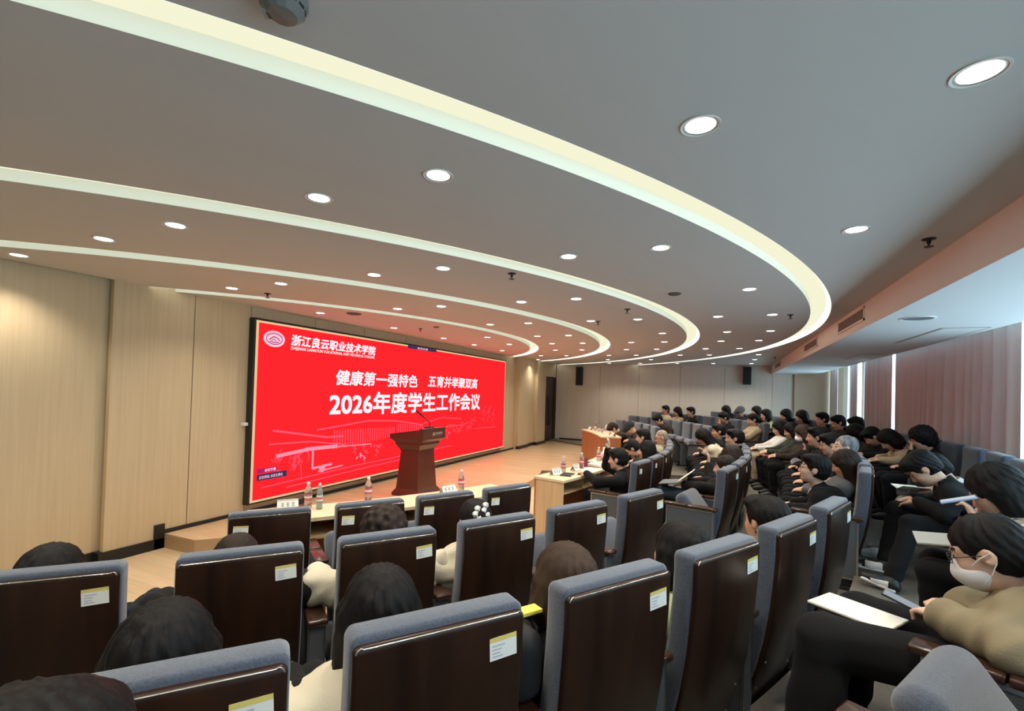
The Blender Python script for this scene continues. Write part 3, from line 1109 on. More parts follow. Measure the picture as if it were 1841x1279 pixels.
name_card(7.9, -12.3, 'white name card standing at the pale end of the desk', -.25)
name_card(7.93, -8.7, 'white name card between two bottles on the desk')
name_card(7.92, -4.2, 'white name card behind the stack of papers on the desk')
bottle(7.90, -10.9, 'water bottle closest to the pale end panel of the desk')
bottle(7.92, -6.9, 'water bottle with red label beside a dark red folder')
bottle(7.90, -.6, 'pinkish water bottle beside a pink bag on the desk')
bottle(7.92, 3.1, 'water bottle in front of the raised arm')
m = MB()
m.bbox((-.075, -.11, 0), (.075, .11, .018), mat('dark_cover', (.03, .026, .026), .45), .004)
m.box((-.072, -.107, .003), (.076, .107, .015), M_PAPER)
setp(m.obj('notebook', None, at(8.03, -11.7), (0, 0, math.radians(-11) + .2)), 'dark covered notebook lying near the pale end of the desk', 'notebook')
for r, th, s, lab, rz in ((8.08, -7.4, 1.0, 'sheet of paper on the desk before the man raising his arm', .1), (8.06, -4.0, 1.25, 'thick stack of loose papers on the desk beside the raised arm', -.2), (8.06, 5.5, 1.0, 'sheet of paper on the desk before the suited man', .1)):
    m = MB()
    h = .004 if s == 1.0 else .03
    m.box((-.10 * s, -.15 * s, 0), (.10 * s, .15 * s, h), M_PAPER)
    if s > 1:
        mt = Matrix.Rotation(.15, 4, 'Z')
        m.box((-.11 * s, -.14 * s, h + .0005), (.09 * s, .16 * s, h + .008), mat('pinkish_paper', (.72, .60, .54), .75), mt)
        m.box((-.12 * s, -.16 * s, -.0), (.11 * s, .15 * s, .006), mat('dark_cover', (.03, .026, .026), .45), mt)
    setp(m.obj('paper_stack', None, at(r, th, .736), (0, 0, math.radians(th) + rz)), lab, 'papers')
m = MB()
m.bbox((-.05, -.012, 0), (.05, .012, .13), mat('dark_red_folder', (.20, .03, .05), .5), .003)
setp(m.obj('folder', None, at(7.90, -5.8), (0, 0, .6)), 'dark red folder standing beside a bottle on the desk', 'folder')
m = MB()
bm = bmesh.new()
bmesh.ops.create_icosphere(bm, subdivisions=3, radius=1)
for v in bm.verts:
    q = v.co.copy()
    v.co = Vector((q.x * .05, q.y * .085, (q.z + 1) * .06)) * (1 + .12 * math.sin(q.x * 9) * math.sin(q.y * 8 + q.z * 5))
    v.co.z = max(v.co.z, 0)
m.bm(bm, mat('pink_bag', (.75, .50, .50), .5))
setp(m.obj('snack_bag', None, at(7.93, .6), smooth=40), 'crumpled pink bag beside a bottle on the desk', 'bag')


def cup(r, th, label):
    t = root('paper_cup', label, 'cup', at(r, th), 0, 'paper cups on the far desk')
    m = MB()
    m.lathe([(.001, .001), (.028, .001), (.038, .092), (.040, .094), (.036, .092), (.026, .006), (.001, .006)], M_WHITE, 18, cap=False)
    m.obj('cup_wall', t, smooth=50)
    m = MB()
    m.lathe([(.0315, .03), (.0355, .062)], mat('cup_print', (.55, .35, .25), .6), 18, cap=False)
    m.obj('printed_band', t)


DZ = .1535
name_card(7.90, 33.6, 'white name card at the far end of the red-brown desk')
bottle(7.98, 32.3, 'dark topped bottle at the far end of the red-brown desk')
cup(7.90, 30.6, 'paper cup on the red-brown desk, closest to the door end')
cup(7.92, 28.6, 'paper cup in the middle of the red-brown desk, between two others')
cup(7.94, 27.0, 'paper cup on the red-brown desk beside a white bottle')
bottle(8.0, 25.8, 'white bottle standing on the red-brown desk beside a framed card', M_BLABW, M_BLABW)
name_card(8.0, 24.2, 'name card with dark edge near the end of the red-brown desk', .3)
cup(8.02, 22.8, 'paper cup at the window end of the red-brown desk')
name_card(8.04, 21.4, 'white name card at the window end of the red-brown desk', .2)
DZ = 0.0

# ------------------------------------------------------------------ lectern
lt = root('lectern', 'dark mahogany lectern with stepped top on the wooden stage', 'lectern', (-4.47, 6.31, STAGE))


def frustum(mb, x0, x1, y0, y1, z0, X0, X1, Y0, Y1, z1, m, dz=0.0):
    vs = [(x0, y0, z0), (x1, y0, z0), (x1, y1, z0), (x0, y1, z0), (X0, Y0, z1), (X1, Y0, z1 + dz), (X1, Y1, z1 + dz), (X0, Y1, z1)]
    mb.add(vs, [(0, 3, 2, 1), (4, 5, 6, 7), (0, 1, 5, 4), (1, 2, 6, 5), (2, 3, 7, 6), (3, 0, 4, 7)], m)


m = MB()
frustum(m, -.25, .25, -.31, .30, 0, -.25, .25, -.31, .30, .05, M_LECT)
frustum(m, -.245, .245, -.305, .295, .05, -.205, .205, -.262, .252, .11, M_LECT)
m.obj('plinth', lt)
m = MB()
frustum(m, -.205, .205, -.262, .252, .11, -.165, .165, -.215, .205, .70, M_LECT)
m.bbox((.168, -.155, .17), (.20, .145, .62), M_LECT, .006, Matrix.Rotation(-.065, 4, 'Y') @ Matrix.Translation((-.01, 0, 0)))
m.obj('body', lt)
m = MB()
frustum(m, -.175, .175, -.225, .215, .70, -.175, .175, -.225, .215, .72, M_LECT)
frustum(m, -.18, .18, -.23, .22, .72, -.235, .235, -.275, .265, .80, M_LECT)
frustum(m, -.235, .235, -.275, .265, .80, -.235, .235, -.275, .265, .835, M_LECT)
m.obj('collar', lt)
m = MB()
frustum(m, -.24, .24, -.28, .27, .835, -.315, .315, -.315, .305, .89, M_LECT)
frustum(m, -.315, .315, -.315, .305, .89, -.315, .315, -.315, .305, .955, M_LECT, .10)
m.obj('desk_top', lt)
m = MB()
m.box((.24, -.31, 1.03), (.312, .30, 1.062), M_LECT)
m.obj('front_rail', lt)
GOLD = mat('pale_lettering', (.50, .44, .36), .5)
MF = Matrix(((0, 0, 1, .317), (1, 0, 0, 0), (0, 1, 0, 0), (0, 0, 0, 1)))
o = link('lettering', text_mesh('浙江良云职业技术学院', .036, GOLD, .0002, .0006, 0, .20), lt)
o.matrix_local = Matrix.Translation((0, .005, .965)) @ MF
o = link('lettering', text_mesh('VOCATIONAL AND TECHNICAL COLLEGE', .013, GOLD, .0002, 0, 0, .20), lt)
o.matrix_local = Matrix.Translation((0, .005, .945)) @ MF
o = link('emblem', poly_mesh('emblem', band(circ(0, 0, .030, .030, 0, 359, 30), .006) + [circ(0, 0, .018)], GOLD), lt)
o.matrix_local = Matrix.Translation((0, -.035, .968)) @ MF
mt_ = root('gooseneck_microphone', 'black gooseneck microphone standing on the lectern', 'microphone', (-4.30, 6.36, STAGE + 1.045))
m = MB()
m.bbox((-.05, -.07, 0), (.05, .07, .028), M_SPK, .008)
m.obj('base', mt_)
m = MB()
m.tube([(0, .0, .02), (.01, 0, .07), (.0, -.0, .10), (-.05, -.01, .14), (-.11, -.02, .185)], .007, M_SPK)
m.obj('gooseneck', mt_, smooth=60)
m = MB()
m.tube([(-.10, -.018, .178), (-.17, -.03, .23), (-.23, -.04, .275)], [.011, .015, .013], M_SPK, 10)
m.obj('capsule', mt_, smooth=60)

# ------------------------------------------------------------------ people: distance-field bodies


class SDF:
    def __init__(s, lo, hi, vox):
        s.vox = vox
        s.lo = np.array(lo, np.float32)
        s.n = np.ceil((np.array(hi) - np.array(lo)) / vox).astype(int) + 1
        s.d = np.full(tuple(s.n), 0.2, np.float32)

    def block(s, lo, hi):
        a = np.clip(np.floor((np.array(lo) - s.lo) / s.vox).astype(int), 0, s.n - 1)
        b = np.clip(np.ceil((np.array(hi) - s.lo) / s.vox).astype(int) + 1, 1, s.n)
        if np.any(b <= a):
            return None
        ax = [(s.lo[i] + s.vox * np.arange(a[i], b[i])).astype(np.float32) for i in range(3)]
        return (slice(a[0], b[0]), slice(a[1], b[1]), slice(a[2], b[2])), np.meshgrid(*ax, indexing='ij', sparse=True)

    def comb(s, sl, d, k, op):
        o = s.d[sl]
        if op == 'add':
            h = np.maximum(k - np.abs(o - d), 0) / k
            s.d[sl] = np.minimum(o, d) - h * h * k * .25
        else:
            h = np.maximum(k - np.abs(o + d), 0) / k
            s.d[sl] = np.maximum(o, -d) + h * h * k * .25

    def cap(s, a, b, ra, rb, k=.03, op='add', fr=None):
        a, b = np.array(a, float), np.array(b, float)
        if fr is not None:
            a, b = fr[0] @ a + fr[1], fr[0] @ b + fr[1]
        R = max(ra, rb) + .07
        q = s.block(np.minimum(a, b) - R, np.maximum(a, b) + R)
        if q is None:
            return
        sl, (X, Y, Z) = q
        ab = b - a
        L = max(float(ab @ ab), 1e-9)
        t = np.clip(((X - a[0]) * ab[0] + (Y - a[1]) * ab[1] + (Z - a[2]) * ab[2]) / L, 0, 1)
        d = np.sqrt((X - a[0] - t * ab[0]) ** 2 + (Y - a[1] - t * ab[1]) ** 2 + (Z - a[2] - t * ab[2]) ** 2) - (ra + (rb - ra) * t)
        s.comb(sl, d, k, op)

    def ell(s, c, r, k=.03, op='add', fr=None, bump=None):
        c, r = np.array(c, float), np.array(r, float)
        M = np.eye(3)
        if fr is not None:
            c = fr[0] @ c + fr[1]
            M = fr[0]
        R = max(r) + .07
        q = s.block(c - R, c + R)
        if q is None:
            return
        sl, (X, Y, Z) = q
        X, Y, Z = X - c[0], Y - c[1], Z - c[2]
        u = X * M[0, 0] + Y * M[1, 0] + Z * M[2, 0]
        v = X * M[0, 1] + Y * M[1, 1] + Z * M[2, 1]
        w = X * M[0, 2] + Y * M[1, 2] + Z * M[2, 2]
        k0 = np.sqrt((u / r[0]) ** 2 + (v / r[1]) ** 2 + (w / r[2]) ** 2)
        k1 = np.sqrt((u / r[0] ** 2) ** 2 + (v / r[1] ** 2) ** 2 + (w / r[2] ** 2) ** 2) + 1e-9
        d = k0 * (k0 - 1) / k1
        if bump is not None:
            d = d + bump(u, v, w)
        s.comb(sl, d, k, op)

    def wrinkle(s, amp, f, seed):
        rr = np.random.RandomState(seed)
        ax = [(s.lo[i] + s.vox * np.arange(s.n[i])).astype(np.float32) for i in range(3)]
        X, Y, Z = np.meshgrid(*ax, indexing='ij', sparse=True)
        tot = 0
        for i in range(4):
            w = rr.normal(size=3) * f
            tot = tot + np.sin(X * w[0] + Y * w[1] + Z * w[2] + rr.uniform(0, 6) + 1.6 * np.sin(Z * f * .6 + Y * f * .5 + i))
        s.d += (amp * .5) * tot.astype(np.float32)

    def mesh(s, name, mats):
        g = openvdb.FloatGrid(.2)
        d = np.clip(s.d, -.2, .2)
        d[0], d[-1], d[:, 0], d[:, -1], d[:, :, 0], d[:, :, -1] = .2, .2, .2, .2, .2, .2
        g.copyFromArray(d)
        pts, quads = g.convertToQuads(0.0)
        pts = np.array(pts, np.float64) * s.vox + s.lo
        me = bpy.data.meshes.new(name)
        nv, nq = len(pts), len(quads)
        me.vertices.add(nv)
        me.vertices.foreach_set('co', pts.ravel())
        q = np.array(quads, np.int32)[:, ::-1]
        me.loops.add(nq * 4)
        me.loops.foreach_set('vertex_index', q.ravel())
        me.polygons.add(nq)
        me.polygons.foreach_set('loop_start', np.arange(nq, dtype=np.int32) * 4)
        me.polygons.foreach_set('loop_total', np.full(nq, 4, np.int32))
        me.update(calc_edges=True)
        me.validate()
        for m in mats:
            me.materials.append(m)
        me.polygons.foreach_set('use_smooth', [True] * len(me.polygons))
        return me, pts, q


def rotm(yaw, pitch, roll=0.0):
    return np.array((Matrix.Rotation(yaw, 3, 'Z') @ Matrix.Rotation(pitch, 3, 'Y') @ Matrix.Rotation(roll, 3, 'X')))


HS = 1.10   # head scale


def head_prims(S, fr):
    h = HS
    E = lambda c, r, k=.02, op='add': S.ell(np.array(c) * h, np.array(r) * h, k, op, fr)
    C = lambda a, b, ra, rb, k=.015: S.cap(np.array(a) * h, np.array(b) * h, ra * h, rb * h, k, 'add', fr)
    E((-.012, 0, .030), (.096, .077, .092))
    E((.022, 0, -.020), (.070, .062, .092), .03)
    E((.030, 0, -.072), (.052, .052, .040), .03)
    E((.062, 0, -.094), (.024, .026, .020), .025)
    for y in (-1, 1):
        E((.060, y * .034, -.030), (.026, .022, .022), .03)
        C((.080, y * .012, .030), (.070, y * .048, .026), .010, .008, .012)
        E((.094, y * .031, .010), (.016, .017, .010), .010, 'sub')
        E((.080, y * .031, .010), (.0125, .0145, .0095), .004)
        E((-.004, y * .080, -.002), (.020, .010, .031), .008)
        E((.000, y * .089, .000), (.010, .006, .016), .006, 'sub')
        E((.098, y * .011, -.034), (.010, .009, .008), .008)
    C((.086, 0, .014), (.106, 0, -.028), .009, .013, .012)
    C((.086, -.018, -.058), (.086, .018, -.058), .007, .007, .008)
    C((.084, -.015, -.068), (.084, .015, -.068), .008, .008, .008)


def paint_head(me, pts, q, fr, skin_n):
    """assign lips, eyes and brows on the face by their place on the head"""
    c = pts[q].mean(axis=1)
    p = (c - fr[1]) @ fr[0] / HS
    idx = np.zeros(len(q), np.int32)
    x, y, z = p[:, 0], np.abs(p[:, 1]), p[:, 2]
    lips = (x > .070) & (y < .024) & (z > -.076) & (z < -.052)
    eye = (x > .070) & (((y - .031) / .013) ** 2 + ((z - .010) / .0058) ** 2 < 1)
    brow = (x > .058) & (y > .014) & (y < .050) & (np.abs(z - .034 + .15 * np.maximum(y - .036, 0)) < .0048)
    idx[lips] = 1
    idx[eye | brow] = 2
    me.polygons.foreach_set('material_index', idx)


SKINS = [mat('skin_%d' % i, c, .5, .35) for i, c in enumerate([(.60, .36, .25), (.66, .43, .32), (.52, .30, .20), (.70, .48, .38)])]
M_LIPS = mat('lips', (.44, .17, .14), .45)
M_BROW = mat('brow_and_eye', (.022, .016, .014), .4)
M_HAIRK = mat('black_hair', (.006, .0052, .0052), .62, .22, bump=(26, .8, (1, 1, .12)))
M_HAIRB = mat('dark_brown_hair', (.020, .0125, .0095), .62, .22, bump=(26, .8, (1, 1, .12)))
M_HAIRC = mat('brown_hair', (.045, .027, .018), .62, .22, bump=(30, .9, (1, 1, .1)))
M_HAIRG = mat('grey_hair', (.26, .27, .29), .55, .4, bump=(40, .9, (1, 1, .2)), noise=(30, (.10, .10, .11), (1, 1, .3)))
M_HAIRH = mat('thin_grey_hair', (.33, .28, .22), .55, .3, noise=(28, (.22, .17, .13), (1, 1, .3)))


def hand(S, wrist, tip_dir, up, r=1.0, grip=False, side=1):
    """palm, four fingers of unequal length and a thumb leaving the side of the palm"""
    w = np.array(wrist, float)
    t = np.array(tip_dir, float)
    t /= np.linalg.norm(t)
    u = np.array(up, float)
    u = u - t * (u @ t)
    u /= np.linalg.norm(u)
    v = np.cross(u, t) * side
    palm = w + t * .055
    for o in (-.022, -.007, .008, .022):
        S.cap(w + t * .012 + v * o * .7, w + t * .082 + v * o, .015, .0125, .012)
    for o, L in ((-.030, .052), (-.010, .064), (.010, .068), (.029, .060)):
        a = w + t * .088 + v * o * .85
        if grip:
            b = a + t * L * .45 - u * .012
            c = b - u * L * .5 - t * .004
        else:
            b = a + t * L * .5 - u * .004
            c = b + t * L * .45 - u * .018
        S.cap(a, b, .0095, .0085, .006)
        S.cap(b, c, .0085, .0070, .005)
    a = w + t * .028 + v * .030
    b = a + t * .030 + v * .024 - u * .012
    c = b + t * .028 + v * .004 - u * .010
    S.cap(a, b, .0125, .0105, .010)
    S.cap(b, c, .0105, .0085, .006)


ARMS = {
    # elbow, wrist, hand direction per side (+y first); chair frame
    'lap': [((.34, .21, .67), (.54, .09, .66), (.8, -.5, -.15)), ((.34, -.21, .67), (.54, -.09, .66), (.8, .5, -.15))],
    'rest': [((.26, .32, .712), (.46, .29, .69), (1, -.1, -.1)), ((.26, -.32, .712), (.46, -.29, .69), (1, .1, -.1))],
    'phone': [((.36, .215, .68), (.55, .08, .77), (.6, -.5, .45)), ((.36, -.215, .68), (.55, -.06, .75), (.6, .5, .45))],
    'write': [((.42, .215, .69), (.62, .10, .68), (.9, -.3, -.2)), ((.42, -.215, .69), (.60, -.08, .69), (.9, .3, -.2))],
    'chin': [((.42, .20, .69), (.46, .06, .86), (.0, -.2, 1)), ((.36, -.21, .68), (.54, -.04, .67), (.7, .6, 0))],
}
LEGS = {
    'sit': [((.70, .13, .51), (.68, .13, .09)), ((.70, -.13, .51), (.66, -.13, .09))],
    'forward': [((.70, .12, .47), (.86, .12, .09)), ((.70, -.12, .47), (.88, -.10, .09))],
    'crossed': [((.70, .02, .56), (.92, -.12, .34)), ((.70, -.12, .48), (.70, -.12, .09))],
}


def person_meshes(key, hx, hz, pitch=0.0, yaw=0.0, arms='lap', legs='sit', wide=1.0, top='jacket', hood=False, vox=.0115, hvox=None, female=False, hips=.31, slump=0.0, arm_over=None, headroll=0.0, hy=0.0, leg_over=None, grip=False, wl=0.0, inner=False):
    """build body, top, trousers and shoes meshes in the frame of the seat"""
    fr = (rotm(yaw, pitch, headroll), np.array([hx, hy, hz]))
    H = np.array([hips, 0, .545])
    tt = {'jacket': .020, 'puffy': .040, 'shirt': .010}[top]
    N = np.array([hx, hy, hz]) + fr[0] @ np.array([-.035, 0, -.115]) + np.array([-.02, 0, -.055])
    sp = N - H
    Sx = H + sp * .90 + np.array([-.012, 0, -.02])
    Cm = H + sp * .52 + np.array([-.045 - slump, 0, 0])
    Cm[0] = max(Cm[0], .125 + .108 + tt)
    Sx[0] = max(Sx[0], .112 + .085 + tt)
    sw = (.165 if female else .185) * wide
    A = arm_over or ARMS[arms]
    Lg = leg_over or LEGS[legs]
    lo = np.array([min(0, hx) - .10, -.62, -.02])
    hi = np.array([1.30, .62, max(hz, 1.0) + .35])
    for e, w, dr in A:
        for p in (e, w):
            lo = np.minimum(lo, np.array(p) - .25)
            hi = np.maximum(hi, np.array(p) + .25)

    def torso(S, t):
        S.cap(H + (0, .085, -.01), H + (0, -.085, -.01), .118 + t, .118 + t, .05)
        for y in (-1, 1):
            S.cap(H + (0, y * .055, .02), Cm + (0, y * .075, 0), .105 + t, .108 + t, .05)
            S.cap(Cm + (0, y * .075, 0), Sx + (0, y * .085, -.05), .108 + t, .088 + t, .05)
            S.cap(Sx + (0, y * .05, -.01), Sx + (0, y * sw, -.035), .060 + t, .058 + t, .05)
            if female:
                S.ell(Cm * .45 + Sx * .55 + np.array([.085, y * .07, -.05]), (.055 + t, .06 + t, .06 + t), .05)

    def arms_(S, t, cut=1.0, shrink=0.0):
        for y, (e, w, dr) in zip((1, -1), A):
            sh = Sx + (0, y * sw, -.04)
            e, w = np.array(e), np.array(w)
            S.cap(sh, e, .052 + t, .043 + t, .03)
            S.cap(e, e + (w - e) * cut, .043 + t, .030 + t, .025)

    S = SDF(lo, hi, vox)
    torso(S, -.012)
    arms_(S, 0)
    S.cap(Sx + (.01, 0, .0), fr[0] @ np.array([-.02, 0, -.07]) + fr[1], .056, .052, .03)
    head_prims(S, fr)
    for y, (kn, an) in zip((1, -1), Lg):
        hp = H + (0, y * .09, -.03)
        S.cap(hp, kn, .082, .058, .03)
        S.cap(kn, an, .056, .040, .03)
    for y, (e, w, dr) in zip((1, -1), A):
        d = np.array(dr, float)
        upv = np.array([-d[2], 0, abs(d[0]) + .2]) + np.array([0, 0, .3])
        hand(S, w, dr, upv, grip=grip, side=-y)
    body, pts, q = S.mesh(key + '_body', [SKINS[0], M_LIPS, M_BROW])
    paint_head(body, pts, q, fr, 0)
    # clothing
    S = SDF(lo, hi, vox)
    t = {'jacket': .020, 'puffy': .040, 'shirt': .010}[top]
    torso(S, t)
    arms_(S, t, .93)
    S.cap(Sx + (-.005, 0, -.02), N + (0, 0, .012), .082 + t, .062 + t * .6, .03)
    if hood:
        S.ell(N + (-.075, 0, -.02), (.065, .115, .075), .03)
    S.wrinkle({'jacket': .0045, 'puffy': .009, 'shirt': .0035}[top], {'jacket': 26, 'puffy': 30, 'shirt': 24}[top], len(key) * 7 + int(hx * 100))
    # open the neck
    S.cap(N + (.02, 0, .0), N + (.05, 0, .14), .058, .075, .01, 'sub')
    topm, _, _ = S.mesh(key + '_top', [])
    S = SDF(lo, hi, vox)
    S.cap(H + (0, .085, -.02), H + (0, -.085, -.02), .126, .126, .04)
    for y, (kn, an) in zip((1, -1), Lg):
        kn, an = np.array(kn), np.array(an)
        hp = H + (0, y * .09, -.03)
        S.cap(hp, kn, .096, .074 + wl, .03)
        S.cap(kn, an + (kn - an) * .08, .072 + wl, .060 + wl * 1.4, .03)
    S.wrinkle(.0035, 24, 5)
    trs, _, _ = S.mesh(key + '_trousers', [])
    shoes = []
    for y, (kn, an) in zip((1, -1), Lg):
        an = np.array(an)
        kn = np.array(kn)
        sh = (an - kn) / np.linalg.norm(an - kn)
        fwd = np.array([1.0, 0, 0]) - sh * sh[0]
        fwd /= np.linalg.norm(fwd)
        if sh[2] < -.9:
            fwd = np.array([1.0, 0, 0])
        dn = sh
        m = MB()
        S = SDF(an - .25, an + .32, .010)
        heel = an + dn * .045 - fwd * .03
        S.cap(an + dn * .0, an + dn * .03, .047, .046, .02)
        S.cap(heel, heel + fwd * .12, .040, .042, .03)
        S.cap(heel + fwd * .12, heel + fwd * .20 + dn * .012, .042, .030, .03)
        sm, _, _ = S.mesh(key + '_shoe', [])
        S = SDF(an - .25, an + .32, .010)
        for o in (-.014, .014):
            sd = np.cross(fwd, dn)
            S.cap(heel + dn * .036 + sd * o, heel + dn * .036 + fwd * .20 + sd * o, .017, .016, .01)
        so, _, _ = S.mesh(key + '_sole', [])
        shoes.append((sm, so))
    inn = None
    if inner:
        S = SDF(lo, hi, vox)
        torso(S, t + .005)
        ax = [(S.lo[i] + S.vox * np.arange(S.n[i])).astype(np.float32) for i in range(3)]
        X, Y, Z = np.meshgrid(*ax, indexing='ij', sparse=True)
        w = np.maximum(np.abs(Y - N[1]) - np.maximum(Z - (N[2] - .26), -.05) * .26, Sx[0] + .01 - X)
        S.d = np.maximum(S.d, np.maximum(w, Z - N[2] + .005))
        inn, _, _ = S.mesh(key + '_shirt', [])
    return dict(inner=inn, body=body, top=topm, trousers=trs, shoes=shoes, fr=fr, neck=N, hips=H, key=key, arms=A)


def strands(S, amp, n):
    def f(u, v, w):
        a = np.arctan2(v, u + .02)
        return amp * np.sin(a * n + 3 * np.sin(w * 25)) + amp * .6 * np.sin(a * n * 2.3 + w * 30)
    return f


HAIR = {}


def hair_mesh(style, vox=.007):
    k = (style, vox)
    if k in HAIR:
        return HAIR[k]
    h = HS
    lo, hi = np.array([-.26, -.22, -.52]), np.array([.20, .22, .24])
    if style in ('short', 'curly', 'grey', 'buzz', 'bun', 'cap'):
        lo[2] = -.22
    S = SDF(lo, hi, vox)
    st = strands(S, .0022, 17)
    E = lambda c, r, kk=.02, op='add', b=None: S.ell(np.array(c) * h, np.array(r) * h, kk, op, None, b)
    C = lambda a, b, ra, rb, kk=.03, op='add': S.cap(np.array(a) * h, np.array(b) * h, ra * h, rb * h, kk, op)
    if style in ('short', 'grey', 'buzz'):
        g = 0 if style == 'short' else (-.006 if style == 'grey' else -.010)
        E((-.020, 0, .040), (.108 + g, .090 + g, .100 + g), b=st)
        E((-.040, 0, -.010), (.080 + g, .083 + g, .085 + g), b=st)
        if style == 'short':
            E((.050, .01, .095), (.050, .070, .035), .03)
        E((.105, 0, -.045), (.085, .085, .098), .012, 'sub')
        E((.045, 0, -.155), (.20, .16, .105), .012, 'sub')
        for y in (-1, 1):
            E((.0, y * .09, -.020), (.030, .03, .040), .01, 'sub')
    elif style == 'curly':
        cb = lambda u, v, w: .007 * np.sin(u * 75) * np.sin(v * 80) * np.sin(w * 78) * 1.6
        E((-.020, 0, .045), (.125, .112, .115), b=cb)
        E((-.045, 0, -.015), (.095, .105, .100), b=cb)
        E((.115, 0, -.045), (.085, .080, .095), .012, 'sub')
        E((.06, 0, -.19), (.20, .17, .105), .012, 'sub')
    elif style == 'bun':
        E((-.016, 0, .036), (.104, .087, .097), b=st)
        E((-.040, 0, -.010), (.080, .080, .080), b=st)
        C((-.10, 0, .01), (-.135, 0, -.06), .040, .034)
        C((-.135, 0, -.06), (-.12, 0, -.24), .034, .020)
        E((.110, 0, -.045), (.085, .078, .100), .012, 'sub')
        E((.060, 0, -.160), (.19, .15, .105), .012, 'sub')
        for y in (-1, 1):
            E((.005, y * .09, -.012), (.026, .03, .036), .01, 'sub')
    elif style == 'tail':
        E((-.016, 0, .034), (.102, .085, .095), b=st)
        E((-.040, 0, -.010), (.080, .080, .080), b=st)
        C((-.10, 0, -.02), (-.115, .03, -.11), .040, .036)
        C((-.115, .03, -.11), (-.06, .14, -.17), .038, .038)
        C((-.06, .14, -.17), (.07, .165, -.33), .038, .026)
        S.wrinkle(.0014, 80, 3)
        E((.112, 0, -.045), (.085, .078, .100), .012, 'sub')
        E((.075, 0, -.160), (.17, .10, .105), .012, 'sub')
        for y in (-1, 1):
            E((.005, y * .09, -.012), (.026, .03, .036), .01, 'sub')
    elif style == 'cap':
        E((-.020, 0, .045), (.110, .095, .10))
        E((.03, 0, .03), (.11, .09, .085))
        C((.09, -.04, .055), (.09, .04, .055), .02, .02, .02)
        C((.15, -.02, .045), (.15, .02, .045), .012, .012, .05)
        E((.05, 0, -.115), (.22, .18, .12), .01, 'sub')
    else:
        L = {'long': -.30, 'bob': -.125, 'longer': -.40}[style]
        fl = .012 if style == 'bob' else 0
        E((-.020, 0, .040), (.114, .097, .106), b=st)
        E((-.045, 0, -.010), (.092, .092, .090), b=st)
        for y in (-1, -.5, 0, .5, 1):
            x = -.075 + .055 * abs(y)
            C((x, y * .068, .01), (x - .012 + .02 * abs(y), y * (.080 + fl), L * .5), .047, .043)
            C((x - .012 + .02 * abs(y), y * (.080 + fl), L * .5), (x - .015 + .03 * abs(y), y * (.078 + fl), L), .043, .028)
        for y in (-1, 1):
            C((.015, y * .080, .02), (.025, y * .086, L * .62), .026, .022)
        S.wrinkle(.0016, 70, 3)
        E((.118, 0, -.045), (.080, .070, .104), .012, 'sub')
        C((.07, 0, -.10), (.09, 0, -.34), .052, .06, .02, 'sub')
    if style not in ('curly', 'cap', 'long', 'bob', 'longer', 'tail'):
        S.wrinkle(.0012, 80, 4)
    me, _, _ = S.mesh('hair_' + style, [])
    HAIR[k] = me
    return me


def set_mat(o, m, slot=0):
    if len(o.data.materials) <= slot:
        o.data.materials.append(None)
    o.material_slots[slot].link = 'OBJECT'
    o.material_slots[slot].material = m


CLOTH = {}


def cloth(name, c, rough=.85):
    return mat('cloth_' + name, c, rough, .12, sheen=.03, bump=(220, .25, (1, 1, 1)))


BLACK = cloth('black', (.010, .010, .011))
NAVY_C = cloth('navy', (.014, .017, .026))
CHAR = cloth('charcoal', (.030, .031, .034))
GREYC = cloth('grey', (.11, .11, .115))
CREAMC = cloth('cream', (.60, .55, .42))
WHITEC = cloth('white', (.66, .65, .62))
KHAKI = cloth('khaki', (.25, .205, .13))
PGREEN = cloth('pale_green', (.55, .60, .36))
PLAID = mat('cloth_plaid', (.05, .06, .045), .85, .2, noise=(22, (.012, .014, .012), (1, 1, 1)))
OLIVE = cloth('olive', (.035, .038, .026))
BROWNC = cloth('brown', (.032, .024, .019))
BEIGE = cloth('beige', (.42, .33, .23))
JEANS = cloth('jeans', (.035, .050, .075))
JEANSL = cloth('pale_jeans', (.30, .31, .30))
BLUEC = cloth('blue_denim', (.11, .15, .19))
STRIPE = mat('cloth_stripe_scarf', (.03, .03, .03), .85, .2, noise=(14, (.55, .52, .45), (1, 6, 6)))
SHOEK = mat('shoe_black', (.012, .012, .012), .5)
SHOEW = mat('shoe_white', (.75, .74, .72), .5)
GLASSM = mat('spectacle_frame', (.05, .05, .05), .3, metal=.5)
MASKM = mat('face_mask', (.78, .77, .78), .8)


def spectacles(t, fr):
    m = MB()
    R = Matrix([list(r) for r in fr[0]]).to_4x4()
    T = Matrix.Translation(Vector(fr[1])) @ R
    for y in (-1, 1):
        pts = [T @ Vector((.112, y * .036 + .024 * math.cos(a), .008 + .019 * math.sin(a))) for a in np.linspace(0, 2 * PI, 15)]
        m.tube(pts, .0018, GLASSM, 5)
        m.tube([T @ Vector((.110, y * .060, .012)), T @ Vector((.06, y * .088, .012)), T @ Vector((-.01, y * .092, .006))], .0018, GLASSM, 5)
    m.tube([T @ Vector((.114, -.012, .010)), T @ Vector((.118, 0, .013)), T @ Vector((.114, .012, .010))], .0018, GLASSM, 5)
    return m.obj('spectacles', t)


